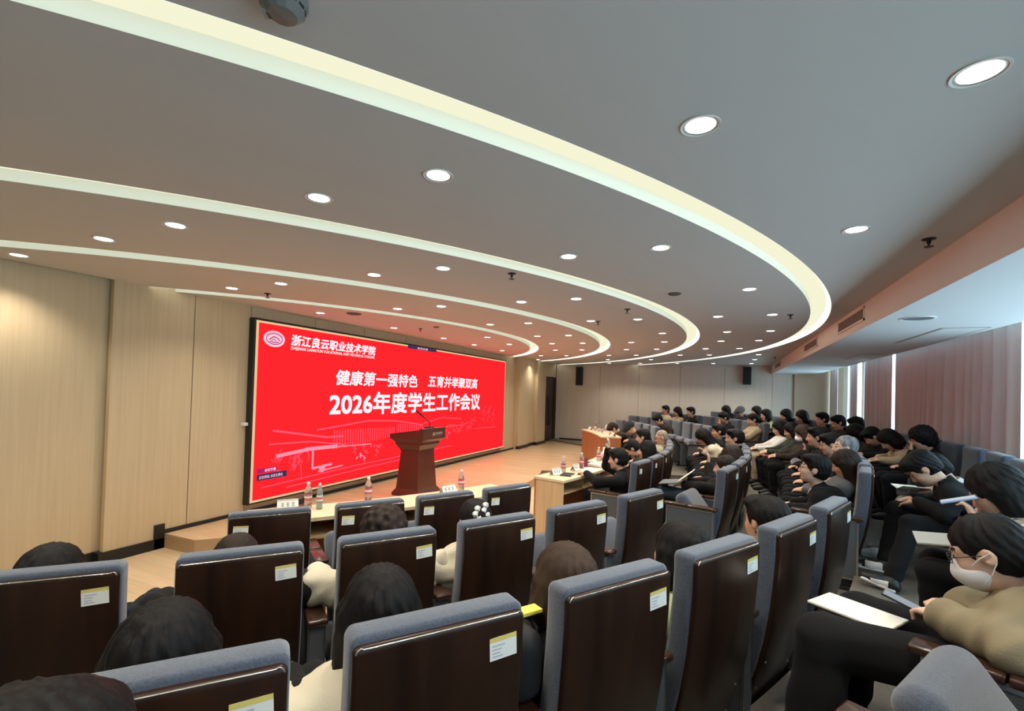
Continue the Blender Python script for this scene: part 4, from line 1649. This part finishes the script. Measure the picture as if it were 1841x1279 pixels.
def face_mask(t, fr):
    S = SDF(np.array([-.02, -.12, -.16]), np.array([.17, .12, .05]), .006)
    h = HS
    S.ell(np.array((.048, 0, -.054)) * h, np.array((.072, .066, .060)) * h, .02)
    S.cap(np.array((.09, 0, -.012)) * h, np.array((.104, 0, -.045)) * h, .014 * h, .016 * h, .03)
    S.ell(np.array((-.060, 0, -.05)) * h, np.array((.08, .12, .12)) * h, .01, 'sub')
    me, _, _ = S.mesh('face_mask', [MASKM])
    o = link('face_mask', me, t)
    o.matrix_local = Matrix.Translation(Vector(fr[1])) @ Matrix([list(r) for r in fr[0]]).to_4x4()
    m = MB()
    for y in (-1, 1):
        m.tube([Vector((.050, y * .070, -.02)) * h, Vector((.02, y * .086, .0)) * h, Vector((-.012, y * .090, .012)) * h], .0018, MASKM, 5)
        m.tube([Vector((.045, y * .068, -.08)) * h, Vector((.01, y * .084, -.05)) * h, Vector((-.014, y * .088, -.02)) * h], .0018, MASKM, 5)
    m.obj('ear_loop', o)
    return o


def hair_clips(t, fr):
    T = Matrix.Translation(Vector(fr[1])) @ Matrix([list(r) for r in fr[0]]).to_4x4()
    for k, (y, z) in enumerate(((.005, .085), (-.05, .10))):
        m = MB()
        for j in range(5):
            bm = bmesh.new()
            bmesh.ops.create_icosphere(bm, subdivisions=2, radius=.019)
            p = T @ Vector((-.126 + .010 * abs(j - 3), y + .035 + (.010 if j % 2 else -.008), z + .02 - .027 * j))
            for v in bm.verts:
                v.co = v.co * (1 + .2 * math.sin(v.co.x * 300 + v.co.y * 250)) + p
            m.bm(bm, WHITEC)
        m.obj('hair_clip', t, smooth=60)


PROTO = {}


def put_person(key, row, r, th, dz, label, hair="short", hairm=M_HAIRK, ctop=BLACK, cleg=BLACK, shoe=SHOEK, skin=0, hvox=.009, shirt=None, extra=(), cat='person', group=None, rz=0.0, **kw):
    pk = key
    if pk not in PROTO:
        PROTO[pk] = person_meshes(key, **kw)
    P = PROTO[pk]
    t = root('person', label, cat, polar(r, th, FLOOR[row] + dz), math.radians(th) + PI + rz, group)
    b = link('body', P['body'], t)
    set_mat(b, SKINS[skin])
    o = link('jacket', P['top'], t)
    set_mat(o, ctop)
    o = link('trousers', P['trousers'], t)
    set_mat(o, cleg)
    if P['inner'] is not None:
        o = link('shirt', P['inner'], t)
        set_mat(o, shirt or GREYC)
    for sm, so in P['shoes']:
        o = link('shoe', sm, t)
        set_mat(o, shoe)
        s2 = link('sole', so, o)
        set_mat(s2, SHOEW if shoe is SHOEW or 'sneak' in extra else SHOEK)
    fr = P['fr']
    if hair:
        o = link('cap' if hair == 'cap' else 'hair', hair_mesh(hair, hvox), t)
        o.matrix_local = Matrix.Translation(Vector(fr[1])) @ Matrix([list(rw) for rw in fr[0]]).to_4x4()
        set_mat(o, hairm)
    if 'sneak' in extra:
        for so in [c for c in t.children if c.name.startswith('shoe')]:
            me = so.data = so.data.copy()
            c0 = np.array([p.center for p in me.polygons])
            lo, hi = c0.min(axis=0), c0.max(axis=0)
            d = hi - lo
            u = (c0[:, 0] - lo[0]) / d[0]
            w = (c0[:, 2] - lo[2]) / d[2]
            me.materials.clear()
            me.materials.append(SHOEK)
            me.materials.append(SHOEW)
            idx = ((u > .30) & (u < .72) & (w < .62) & (w > .12)) | ((u > .82) & (w < .35))
            me.polygons.foreach_set('material_index', idx.astype(np.int32))
            so.material_slots[0].link = 'DATA'
    if 'glasses' in extra:
        spectacles(t, fr)
    if 'mask' in extra:
        face_mask(t, fr)
    if 'clips' in extra:
        hair_clips(t, fr)
    if 'collar' in extra:
        S = SDF(P['neck'] - .2, P['neck'] + .2, .009)
        N = P['neck']
        S.cap(N + (-.005, 0, -.03), N + (.005, 0, .022), .075, .063, .02)
        S.cap(N + (.03, 0, .0), N + (.06, 0, .14), .054, .07, .01, 'sub')
        me, _, _ = S.mesh('shirt_collar', [WHITEC])
        link('shirt_collar', me, t)
    if 'scarf' in extra:
        S = SDF(P['neck'] - .35, P['neck'] + .3, .009)
        N = P['neck']
        for a in range(12):
            a0, a1 = a * PI / 6, (a + 1) * PI / 6
            S.cap(N + (.085 * math.cos(a0), .11 * math.sin(a0), -.02), N + (.085 * math.cos(a1), .11 * math.sin(a1), -.02), .048, .048, .02)
        S.cap(N + (.10, .05, -.04), N + (.16, .08, -.22), .045, .04, .03)
        S.wrinkle(.005, 40, 2)
        me, _, _ = S.mesh('scarf', [STRIPE])
        link('scarf', me, t)
    return t, P

# ------------------------------------------------------------------ the audience
BACK = dict(arms='rest', wide=1.0)
# beside the camera, seen from behind
put_person('rear_a', 'E', 10.1, -42.7, 0, 'person with smooth black hair, sunk in the end seat closest to the beige wall', 'long', M_HAIRK, NAVY_C, hvox=.006, hx=.22, hz=.90, female=True, **BACK)
put_person('rear_b', 'E', 10.1, -38.9, 0, 'person with tied dark brown hair whose crown just shows over a seat', 'bun', M_HAIRB, BLACK, hx=.20, hz=.895, female=True, **BACK)
put_person('rear_c', 'E', 10.1, -34.9, 0, 'person with curly dark hair and a cream jacket in the second row', 'curly', M_HAIRB, CREAMC, hvox=.006, hx=.27, hz=.925, top='puffy', **BACK)
put_person('rear_d', 'E', 10.1, -31.6, 0, 'person with two white flower clips in black hair and a cream coat', 'bun', M_HAIRK, CREAMC, hvox=.006, extra=('clips',), hx=.28, hz=.925, top='puffy', female=True, **BACK)
put_person('rear_e', 'F', 11.25, -39.4, 0, 'person with straight black hair in front of the sticker seat at the lower edge', 'long', M_HAIRK, BLACK, hvox=.005, hx=.27, hz=.91, female=True, **BACK)
put_person('rear_f', 'F', 11.25, -36.6, 0, 'person with long glossy black hair and puffy beige jacket resting an elbow out', 'long', M_HAIRK, CREAMC, hvox=.005, hx=.30, hz=.91, top='puffy', female=True, hood=True, **BACK)
put_person('rear_g', 'F', 11.25, -33.1, 0, 'person with parted brown hair in a black jacket beside a yellow booklet', 'bob', M_HAIRC, BLACK, hvox=.005, hx=.25, hz=.90, female=True, **BACK)
put_person('rear_h', 'F', 11.25, -29.5, 0, 'person with dark bobbed hair and pale green collar in the third row', 'bob', M_HAIRK, PGREEN, hvox=.006, hx=.25, hz=.89, female=True, arms='lap')
put_person('rear_i', 'F', 11.25, -25.3, 0, 'man with short black hair and beige collar, last occupied seat before the aisle', 'short', M_HAIRK, BEIGE, hvox=.006, hx=.22, hz=.925, yaw=-.35, arms='lap')
put_person('rear_j', 'G', 12.35, -39.2, 0, 'person with dark hair directly below the camera at the bottom edge', 'short', M_HAIRK, BLACK, hvox=.005, hx=.46, hz=1.05, pitch=.35, arms='lap')

# last row beside the aisle
put_person('masked', 'G', 12.35, -26.7, 0, 'woman in khaki hooded jacket with spectacles and white face mask looking at her phone', 'tail', M_HAIRK, KHAKI, BLACK, hvox=.0055, extra=('glasses', 'mask'), skin=1,
           hx=.42, hz=.925, pitch=.45, yaw=.05, top='puffy', hood=True, female=True, vox=.0085, grip=True, wl=.025, leg_over=[((.86, .28, .50), (.88, .38, .09)), ((.84, -.10, .50), (.90, -.10, .09))],
           arm_over=[((.33, .245, .68), (.515, .125, .675), (.75, -.45, -.05)), ((.33, -.25, .68), (.50, -.10, .675), (.75, .5, -.05))])
put_person('scarf', 'G', 12.35, -20.6, 0, 'woman with long black hair and striped scarf holding a pale blue phone near her face', 'longer', M_HAIRK, WHITEC, BLACK, hvox=.0055, extra=('scarf',), skin=1,
           hx=.45, hz=.995, pitch=.60, yaw=.1, top='jacket', female=True, vox=.009, grip=True,
           arm_over=[((.42, .27, .68), (.52, .13, .83), (.4, -.2, .8)), ((.42, -.24, .68), (.50, -.03, .86), (.1, .1, .9))])
put_person('bowed', 'G', 12.35, -13.5, 0, 'man in black jacket bending far forward with head bowed, black and white sneakers', 'short', M_HAIRK, BLACK, BLACK, hvox=.0055, extra=('sneak',), skin=0,
           hx=.76, hz=.93, pitch=.85, yaw=.05, top='jacket', vox=.009, slump=.06,
           arm_over=[((.64, .27, .62), (.80, .10, .67), (.7, -.5, -.3)), ((.64, -.27, .62), (.82, -.14, .66), (.8, .4, -.3))], leg_over=[((.84, .24, .50), (.96, .44, .09)), ((.92, -.06, .55), (1.00, .06, .12))])
put_person('whitesleeve', 'G', 12.35, -10.4, 0, 'person in white knitted top and pale jeans beyond the bowed man', 'short', M_HAIRK, WHITEC, JEANSL, SHOEW, hx=.62, hz=.86, pitch=.8, arms='write', top='jacket', leg_over=[((.84, .12, .50), (.96, .14, .09)), ((.82, -.12, .50), (.90, -.12, .09))])

# middle block, third row
put_person('upward', 'F', 11.25, -12.7, 0, 'man in black suit on the aisle seat looking up, white shirt collar showing', 'short', M_HAIRK, BLACK, BLACK, KHAKI, hvox=.006, extra=('collar', 'glasses'), skin=1,
           inner=True, shirt=WHITEC, hx=.44, hz=.95, pitch=-.12, yaw=.15, vox=.009, arm_over=[((.42, .25, .60), (.62, .12, .58), (.8, -.4, -.1)), ((.42, -.25, .60), (.62, -.10, .58), (.8, .4, -.1))], leg_over=LEGS['forward'])
put_person('slouch', 'F', 11.25, -9.7, 0, 'woman with long brown hair and grey top slouching behind the suited man', 'longer', M_HAIRB, GREYC, BLACK, hvox=.006, inner=True, shirt=BEIGE, hx=.20, hz=.96, pitch=.35, female=True, arms='lap')
put_person('recl', 'F', 11.25, -6.4, 0, 'older man with grey swept hair and black jacket leaning back', 'grey', M_HAIRG, BLACK, BLACK, hvox=.006, skin=1, inner=True, shirt=GREYC, hx=.17, hz=1.08, pitch=-.05, yaw=.2, arms='lap', vox=.009)
put_person('gaze', 'F', 11.25, -3.1, 0, 'man with spectacles and short black hair beyond the grey haired man', 'short', M_HAIRK, CHAR, BLACK, extra=('glasses',), inner=True, shirt=GREYC, hx=.25, hz=1.06, pitch=.2, yaw=.1, arms='lap')
put_person('hooded', 'F', 11.25, .2, 0, 'broad man in black hooded jacket turning toward the stage', 'short', M_HAIRK, BLACK, BLACK, skin=2, hx=.32, hz=1.10, pitch=.05, wide=1.1, hood=True, arms='chin', top='puffy', vox=.009)
put_person('down', 'F', 11.25, 6.8, 0, 'woman with brown hair and white mask in the third row', 'bob', M_HAIRC, BROWNC, BLACK, extra=('mask',), hx=.24, hz=1.06, pitch=.35, female=True, arms='write')
put_person('down', 'F', 11.25, 10.1, 0, 'woman in dark plaid shirt over white, head propped on hand', 'bob', M_HAIRK, PLAID, BLACK, skin=1)
put_person('down', 'F', 11.25, 13.4, 0, 'woman in white knitted cardigan looking down at her lap', 'bob', M_HAIRK, WHITEC, BEIGE, skin=1)

# middle block, second row
put_person('loll', 'E', 10.1, -9.6, 0, 'woman in black top and blue jeans reclining with a grey folder on her lap', 'bun', M_HAIRB, BLACK, JEANS, hvox=.006, skin=1, hx=.19, hz=.92, pitch=.1, yaw=.1, female=True, hips=.36, arms='write', leg_over=[((.86, .06, .56), (1.12, -.02, .16)), ((.82, -.12, .50), (.98, -.12, .09))], vox=.009)
put_person('lounge', 'E', 10.1, -6.0, 0, 'person with dark brown hair resting forehead on one hand', 'bob', M_HAIRB, BLACK, BLACK, inner=True, shirt=GREYC, hx=.20, hz=.97, pitch=.3, female=True, hips=.36, arms='chin')
put_person('big', 'E', 10.1, 1.2, 0, 'stout man with dark combed hair and black zipped jacket leaning back', 'short', M_HAIRK, BLACK, BLACK, skin=0, inner=True, shirt=CHAR, hx=.20, hz=1.12, pitch=.05, wide=1.15, arms='lap', yaw=.15, vox=.0095)
put_person('recl2', 'E', 10.1, 4.8, 0, 'man with short black hair and black coat behind the stout man', 'short', M_HAIRK, BLACK, BLACK, inner=True, shirt=BEIGE, hx=.13, hz=1.07, pitch=.1, arms='lap')
put_person('lean', 'E', 10.1, 8.4, 0, 'woman with long black hair and cream hooded top bending over her hands', 'longer', M_HAIRK, CREAMC, BLACK, skin=1, hx=.58, hz=1.02, pitch=.75, hood=True, female=True, arms='phone')
put_person('upright', 'E', 10.1, 12.0, 0, 'tanned man in dark blue jacket with grey shirt, arms folded', 'short', M_HAIRK, NAVY_C, BLACK, skin=2, inner=True, shirt=GREYC, hx=.22, hz=1.09, pitch=.1, arms='lap')

# middle block, front row at the desk
put_person('raiser', 'D', 9.0, -10.2, 0, 'man in black jacket at the desk raising one forearm', 'short', M_HAIRK, BLACK, BLACK, hvox=.006, skin=1, inner=True, shirt=WHITEC, hx=.36, hz=.99, pitch=.1, yaw=.15, vox=.009, extra=('collar',),
           arm_over=[((.52, .24, .70), (.76, .10, .775), (.9, -.3, -.1)), ((.60, -.20, .86), (.565, -.17, 1.09), (-.1, .1, 1))])
put_person('loll2', 'D', 9.0, -2.4, 0, 'woman with long black hair in black coat at the desk', 'longer', M_HAIRK, BLACK, BLACK, skin=1, hx=.30, hz=1.00, pitch=.1, female=True, arms='lap')
put_person('stoop', 'D', 9.0, 1.5, 0, 'person in dark olive coat bent low over the desk', 'short', M_HAIRK, OLIVE, BLACK, hx=.60, hz=.95, pitch=.8, slump=.08, arms='write')
put_person('deskman', 'D', 9.0, 5.3, 0, 'man in dark suit and white collar sitting forward at the desk', 'short', M_HAIRK, BLACK, BLACK, skin=1, extra=('collar',), inner=True, shirt=WHITEC, hx=.50, hz=1.10, pitch=.15, arms='write')
put_person('old', 'D', 9.0, 9.6, 0, 'elderly man with thin grey hair, spectacles and khaki jacket', 'buzz', M_HAIRH, mat('cloth_sage', (.30, .29, .20), .85), BLACK, extra=('glasses',), skin=0, inner=True, shirt=GREYC, hx=.18, hz=1.05, pitch=.3, arms='lap', yaw=.1)

# far block
put_person('flat', 'D', 9.0, 24.95, .14, 'person in brown coat with head laid down on the red-brown desk', 'short', M_HAIRB, BROWNC, BLACK, hx=.86, hz=.885, pitch=1.05, slump=.05, arms='write')
put_person('stoop', 'D', 9.0, 21.0, .14, 'person in charcoal coat and cap bowed low at the end of the red-brown desk', 'cap', CHAR, CHAR, BLACK)
put_person('lean', 'E', 10.1, 30.3, .10, 'man in dark brown sweater looking down at the far desk', 'short', M_HAIRK, BROWNC, BLACK, skin=0)
put_person('upright', 'F', 11.25, 42.7, .09, 'person with black hair in the far block, end of the row by the wall', 'short', M_HAIRK, BEIGE, BLACK)
put_person('down', 'F', 11.25, 39.5, .09, 'person with black hair and pale top beside the end of the far row', 'bob', M_HAIRK, BEIGE, BLACK)
put_person('upright', 'F', 11.25, 36.3, .09, 'man in black jacket with white hooded collar in the far block', 'short', M_HAIRK, BLACK, BLACK, extra=('collar',), skin=1)
put_person('chinrest', 'F', 11.25, 26.7, .09, 'man in dark jacket holding one hand to his face in the far block', 'short', M_HAIRK, BLACK, BLACK, hx=.34, hz=1.03, pitch=.4, arms='chin')
put_person('down', 'F', 11.25, 20.3, .09, 'woman with dark hair and beige top in the far block', 'bun', M_HAIRK, BEIGE, BLACK, skin=1)
put_person('tall', 'G', 12.35, 27.0, .04, 'woman in pale green and white jacket with her arm stretched out', 'bob', M_HAIRK, PGREEN, BLACK, skin=1, hx=.36, hz=1.03, pitch=.1, female=True, arms='write')
put_person('down', 'G', 12.35, 21.0, .04, 'person with black hair in the last row, first seat after the aisle', 'bob', M_HAIRK, BLACK, BLACK)
put_person('down', 'G', 12.35, 24.0, .04, 'person with round black hair in the last row beside the pale green jacket', 'bob', M_HAIRK, CHAR, BLACK)
put_person('upright', 'G', 12.35, 30.0, .04, 'woman with long black hair in navy coat in the last row', 'longer', M_HAIRK, NAVY_C, BLACK, skin=3)
put_person('down', 'G', 12.35, 33.0, .04, 'person in grey cap in the last row of the far block', 'cap', GREYC, CHAR, BLACK)
put_person('down', 'G', 12.35, 36.0, .04, 'person with long black hair and black coat, last row beside the grey cap', 'long', M_HAIRK, BLACK, BLACK)

# last row of the middle block, under the curtains
put_person('upright', 'G', 12.35, 17.5, 0, 'man with thick black hair turned to the stage at the end of the last row', 'short', M_HAIRK, BROWNC, BLACK, skin=0)
put_person('down', 'G', 12.35, 14.4, 0, 'man with dark hair and brown jacket next to the end of the last row', 'short', M_HAIRK, BROWNC, BLACK)
put_person('down', 'G', 12.35, 11.3, 0, 'person in light striped jacket under the bright window gap', 'short', M_HAIRK, BEIGE, BLACK)
put_person('stooped', 'G', 12.35, 8.2, 0, 'person in dark coat bending forward under the curtain', 'bob', M_HAIRK, BROWNC, BLACK, hx=.5, hz=.95, pitch=.8, arms='write')
put_person('stooped', 'G', 12.35, 5.1, 0, 'woman with cropped black hair looking at her lap in the last row', 'short', M_HAIRK, BLACK, BLACK, skin=1)
put_person('stooped', 'G', 12.35, 2, 0, 'woman with black bob and pale sleeves bending over a phone', 'bob', M_HAIRK, BEIGE, BLACK, skin=1)
put_person('chinrest', 'G', 12.35, -1.1, 0, 'man with bushy black hair and dark jacket resting chin on hand', 'curly', M_HAIRK, BLACK, BLACK, skin=0)


# ------------------------------------------------------------------ things people hold
def seat_mtx(row, r, th, loc, rot=(0, 0, 0)):
    p = polar(r, th, FLOOR[row])
    return Matrix.Translation(p) @ Matrix.Rotation(math.radians(th) + PI, 4, 'Z') @ Matrix.Translation(loc) @ Euler(rot).to_matrix().to_4x4()


def held(name, mb, label, cat, mtx, parts=()):
    if parts:
        o = root(name, label, cat)
        o.matrix_world = mtx
        mb.obj('cover', o)
        for pn, pm in parts:
            pm.obj(pn, o)
        return o
    o = mb.obj(name)
    o.matrix_world = mtx
    return setp(o, label, cat)


m = MB()
m.bbox((-.095, -.15, 0), (.095, .15, .012), M_PAPER, .004)
p2 = MB()
p2.box((-.092, -.147, -.006), (.092, .147, -.0005), mat('dark_cover', (.03, .026, .026), .45))
held('notebook', m, 'white notebook lying on the lap of the masked woman', 'notebook', seat_mtx('G', 12.35, -26.7, (.81, .07, .575), (0, .0, PI / 2 - .15)), (('back_cover', p2),))
m = MB()
m.bbox((-.075, -.036, -.004), (.075, .036, .004), mat('phone_back', (.02, .02, .022), .3), .003)
p2 = MB()
p2.box((-.070, -.032, .0041), (.070, .032, .0046), emis('phone_glow', (.55, .62, .70), .6))
held('phone', m, 'dark phone in the hands of the masked woman', 'phone', seat_mtx('G', 12.35, -26.7, (.655, .04, .665), (0, -.30, .1)), (('display', p2),))
m = MB()
m.bbox((-.08, -.04, -.006), (.08, .04, .006), mat('phone_blue', (.35, .50, .72), .35), .004)
p2 = MB()
p2.box((-.075, -.036, .0061), (.075, .036, .0066), emis('phone_glow_pale', (.80, .88, 1.0), .7))
held('phone', m, 'pale blue phone held up by the woman with the striped scarf', 'phone', seat_mtx('G', 12.35, -20.6, (.60, .09, .935), (0, .35, .1)), (('display', p2),))
m = MB()
m.bbox((-.11, -.15, 0), (.11, .15, .012), mat('grey_folder', (.40, .40, .37), .6), .003)
held('folder', m, 'grey folder on the knees of the woman with the striped scarf', 'folder', seat_mtx('G', 12.35, -20.6, (.68, .03, .675), (0, .1, .15)))
m = MB()
m.bbox((-.11, -.16, 0), (.11, .16, .010), mat('slate_folder', (.13, .14, .16), .6), .003)
p2 = MB()
mt2 = Matrix.Translation((-.11, 0, .01)) @ Matrix.Rotation(.55, 4, 'Y')
p2.box((-.21, -.155, .0), (.0, .155, .006), M_PAPER, mt2)
held('folder', m, 'open slate folder with white sheets on the lap of the reclining woman', 'folder', seat_mtx('E', 10.1, -9.6, (.80, .04, .68), (0, .15, .1)), (('sheet', p2),))
m = MB()
m.bbox((-.10, -.14, 0), (.10, .14, .012), mat('red_booklet', (.42, .10, .10), .6), .003)
held('booklet', m, 'dull red booklet on the lap of the woman in plaid', 'booklet', seat_mtx('F', 11.25, 10.1, (.62, .0, .60), (0, 0, 0)))
m = MB()
m.bbox((-.10, -.14, 0), (.10, .14, .008), M_PAPER, .002)
mt2 = Matrix.Translation((0, .145, 0)) @ Matrix.Rotation(.25, 4, 'X')
m.box((-.10, 0, 0), (.10, .27, .006), M_PAPER, mt2)
held('notebook', m, 'open white notebook on the knees of the person in white knit', 'notebook', seat_mtx('G', 12.35, -10.4, (.80, -.25, .64), (0, 0, .1)))
m = MB()
m.bbox((-.025, -.10, 0), (.025, .10, .014), mat('yellow_booklet', (.75, .68, .12), .6), .003)
held('booklet', m, 'bright yellow booklet on top of the black padded bag between two seats', 'booklet', seat_mtx('F', 11.25, -32.9, (.20, .285, .858), (0, 0, 0)))
m = MB()
m.bbox((-.13, -.06, 0), (.13, .06, .22), mat('padded_black_bag', (.012, .012, .013), .7, bump=(9, .5, (1, 1, 1))), .05, None, 5)
t = root('bag', 'black padded bag standing on the armrest beside the brown-haired person', 'bag')
t.matrix_world = seat_mtx('F', 11.25, -32.9, (.20, .30, .635))
m.obj('bag_body', t, smooth=60)
m = MB()
m.tube([(-.06, -.055, .15), (-.05, -.075, .19), (0, -.08, .20), (.05, -.075, .19), (.06, -.055, .15)], .006, BLACK)
m.obj('bag_handle', t)

m = MB()
bm = bmesh.new()
bmesh.ops.create_icosphere(bm, subdivisions=4, radius=1)
for v in bm.verts:
    q = v.co.copy()
    v.co = Vector((q.x * .05, q.y * .055, q.z * .05 + .05)) * (1 + .10 * math.sin(q.x * 11 + q.z * 4) * math.sin(q.y * 10 + q.z * 7))
m.bm(bm, mat('pale_green_cloth', (.52, .56, .34), .85))
o = m.obj('cloth_pouch', smooth=60)
o.matrix_world = seat_mtx('G', 12.35, -26.7, (.585, .20, .392))
setp(o, 'crumpled pale green pouch at the edge of the masked woman\'s seat', 'pouch')

# ------------------------------------------------------------------ daylight, camera
w = bpy.data.worlds.new('World')
sc.world = w
w.use_nodes = True
bg = w.node_tree.nodes['Background']
sky = w.node_tree.nodes.new('ShaderNodeTexSky')
sky.sky_type = 'HOSEK_WILKIE'
sky.sun_direction = Vector((-.6, -.3, .7)).normalized()
sky.turbidity = 5
mixn = w.node_tree.nodes.new('ShaderNodeMix')
mixn.data_type = 'RGBA'
mixn.inputs[0].default_value = .85
mixn.inputs[7].default_value = (.62, .86, 1.0, 1)
w.node_tree.links.new(sky.outputs[0], mixn.inputs[6])
w.node_tree.links.new(mixn.outputs[2], bg.inputs['Color'])
bg.inputs['Strength'].default_value = 6.0
for k, (a, b) in enumerate(wins):
    pl = bpy.data.lights.new('window_portal', 'AREA')
    pl.shape = 'RECTANGLE'
    pl.size = b - a
    pl.size_y = CEIL - .75
    pl.cycles.is_portal = True
    po = bpy.data.objects.new('window_portal', pl)
    COL.objects.link(po)
    po.matrix_world = Matrix(((0, 0, 1, WINX + .12), (1, 0, 0, (a + b) / 2), (0, 1, 0, (CEIL + .75) / 2), (0, 0, 0, 1)))

FPX, YAW, PIT, ROLL, PPY = 846.88, .42370, .0168, .0300, 690.0
f = Vector((-math.sin(YAW) * math.cos(PIT), math.cos(YAW) * math.cos(PIT), math.sin(PIT)))
r = Vector((math.cos(YAW), math.sin(YAW), 0))
u = r.cross(f)
r2 = r * math.cos(ROLL) + u * math.sin(ROLL)
u2 = u * math.cos(ROLL) - r * math.sin(ROLL)
cd = bpy.data.cameras.new('camera')
cd.sensor_fit = 'HORIZONTAL'
cd.sensor_width = 36
cd.lens = 36 * FPX / 1841
cd.shift_y = (PPY - 639.5) / 1841
cd.clip_start = .03
cam = bpy.data.objects.new('camera', cd)
COL.objects.link(cam)
cam.matrix_world = Matrix(((r2.x, u2.x, -f.x, 0), (r2.y, u2.y, -f.y, 0), (r2.z, u2.z, -f.z, EYE), (0, 0, 0, 1)))
sc.camera = cam

sc.view_settings.view_transform = 'Standard'
sc.view_settings.look = 'None'
sc.view_settings.exposure = 0.06
sc.view_settings.gamma = 1.0
sc.view_settings.use_curve_mapping = False
cy = sc.cycles
cy.use_denoising = True
cy.denoiser = 'OPENIMAGEDENOISE'
cy.max_bounces = 7
cy.diffuse_bounces = 4
cy.glossy_bounces = 3
cy.transmission_bounces = 5
cy.transparent_max_bounces = 6
cy.caustics_reflective = False
cy.caustics_refractive = False
cy.sample_clamp_indirect = 4.0
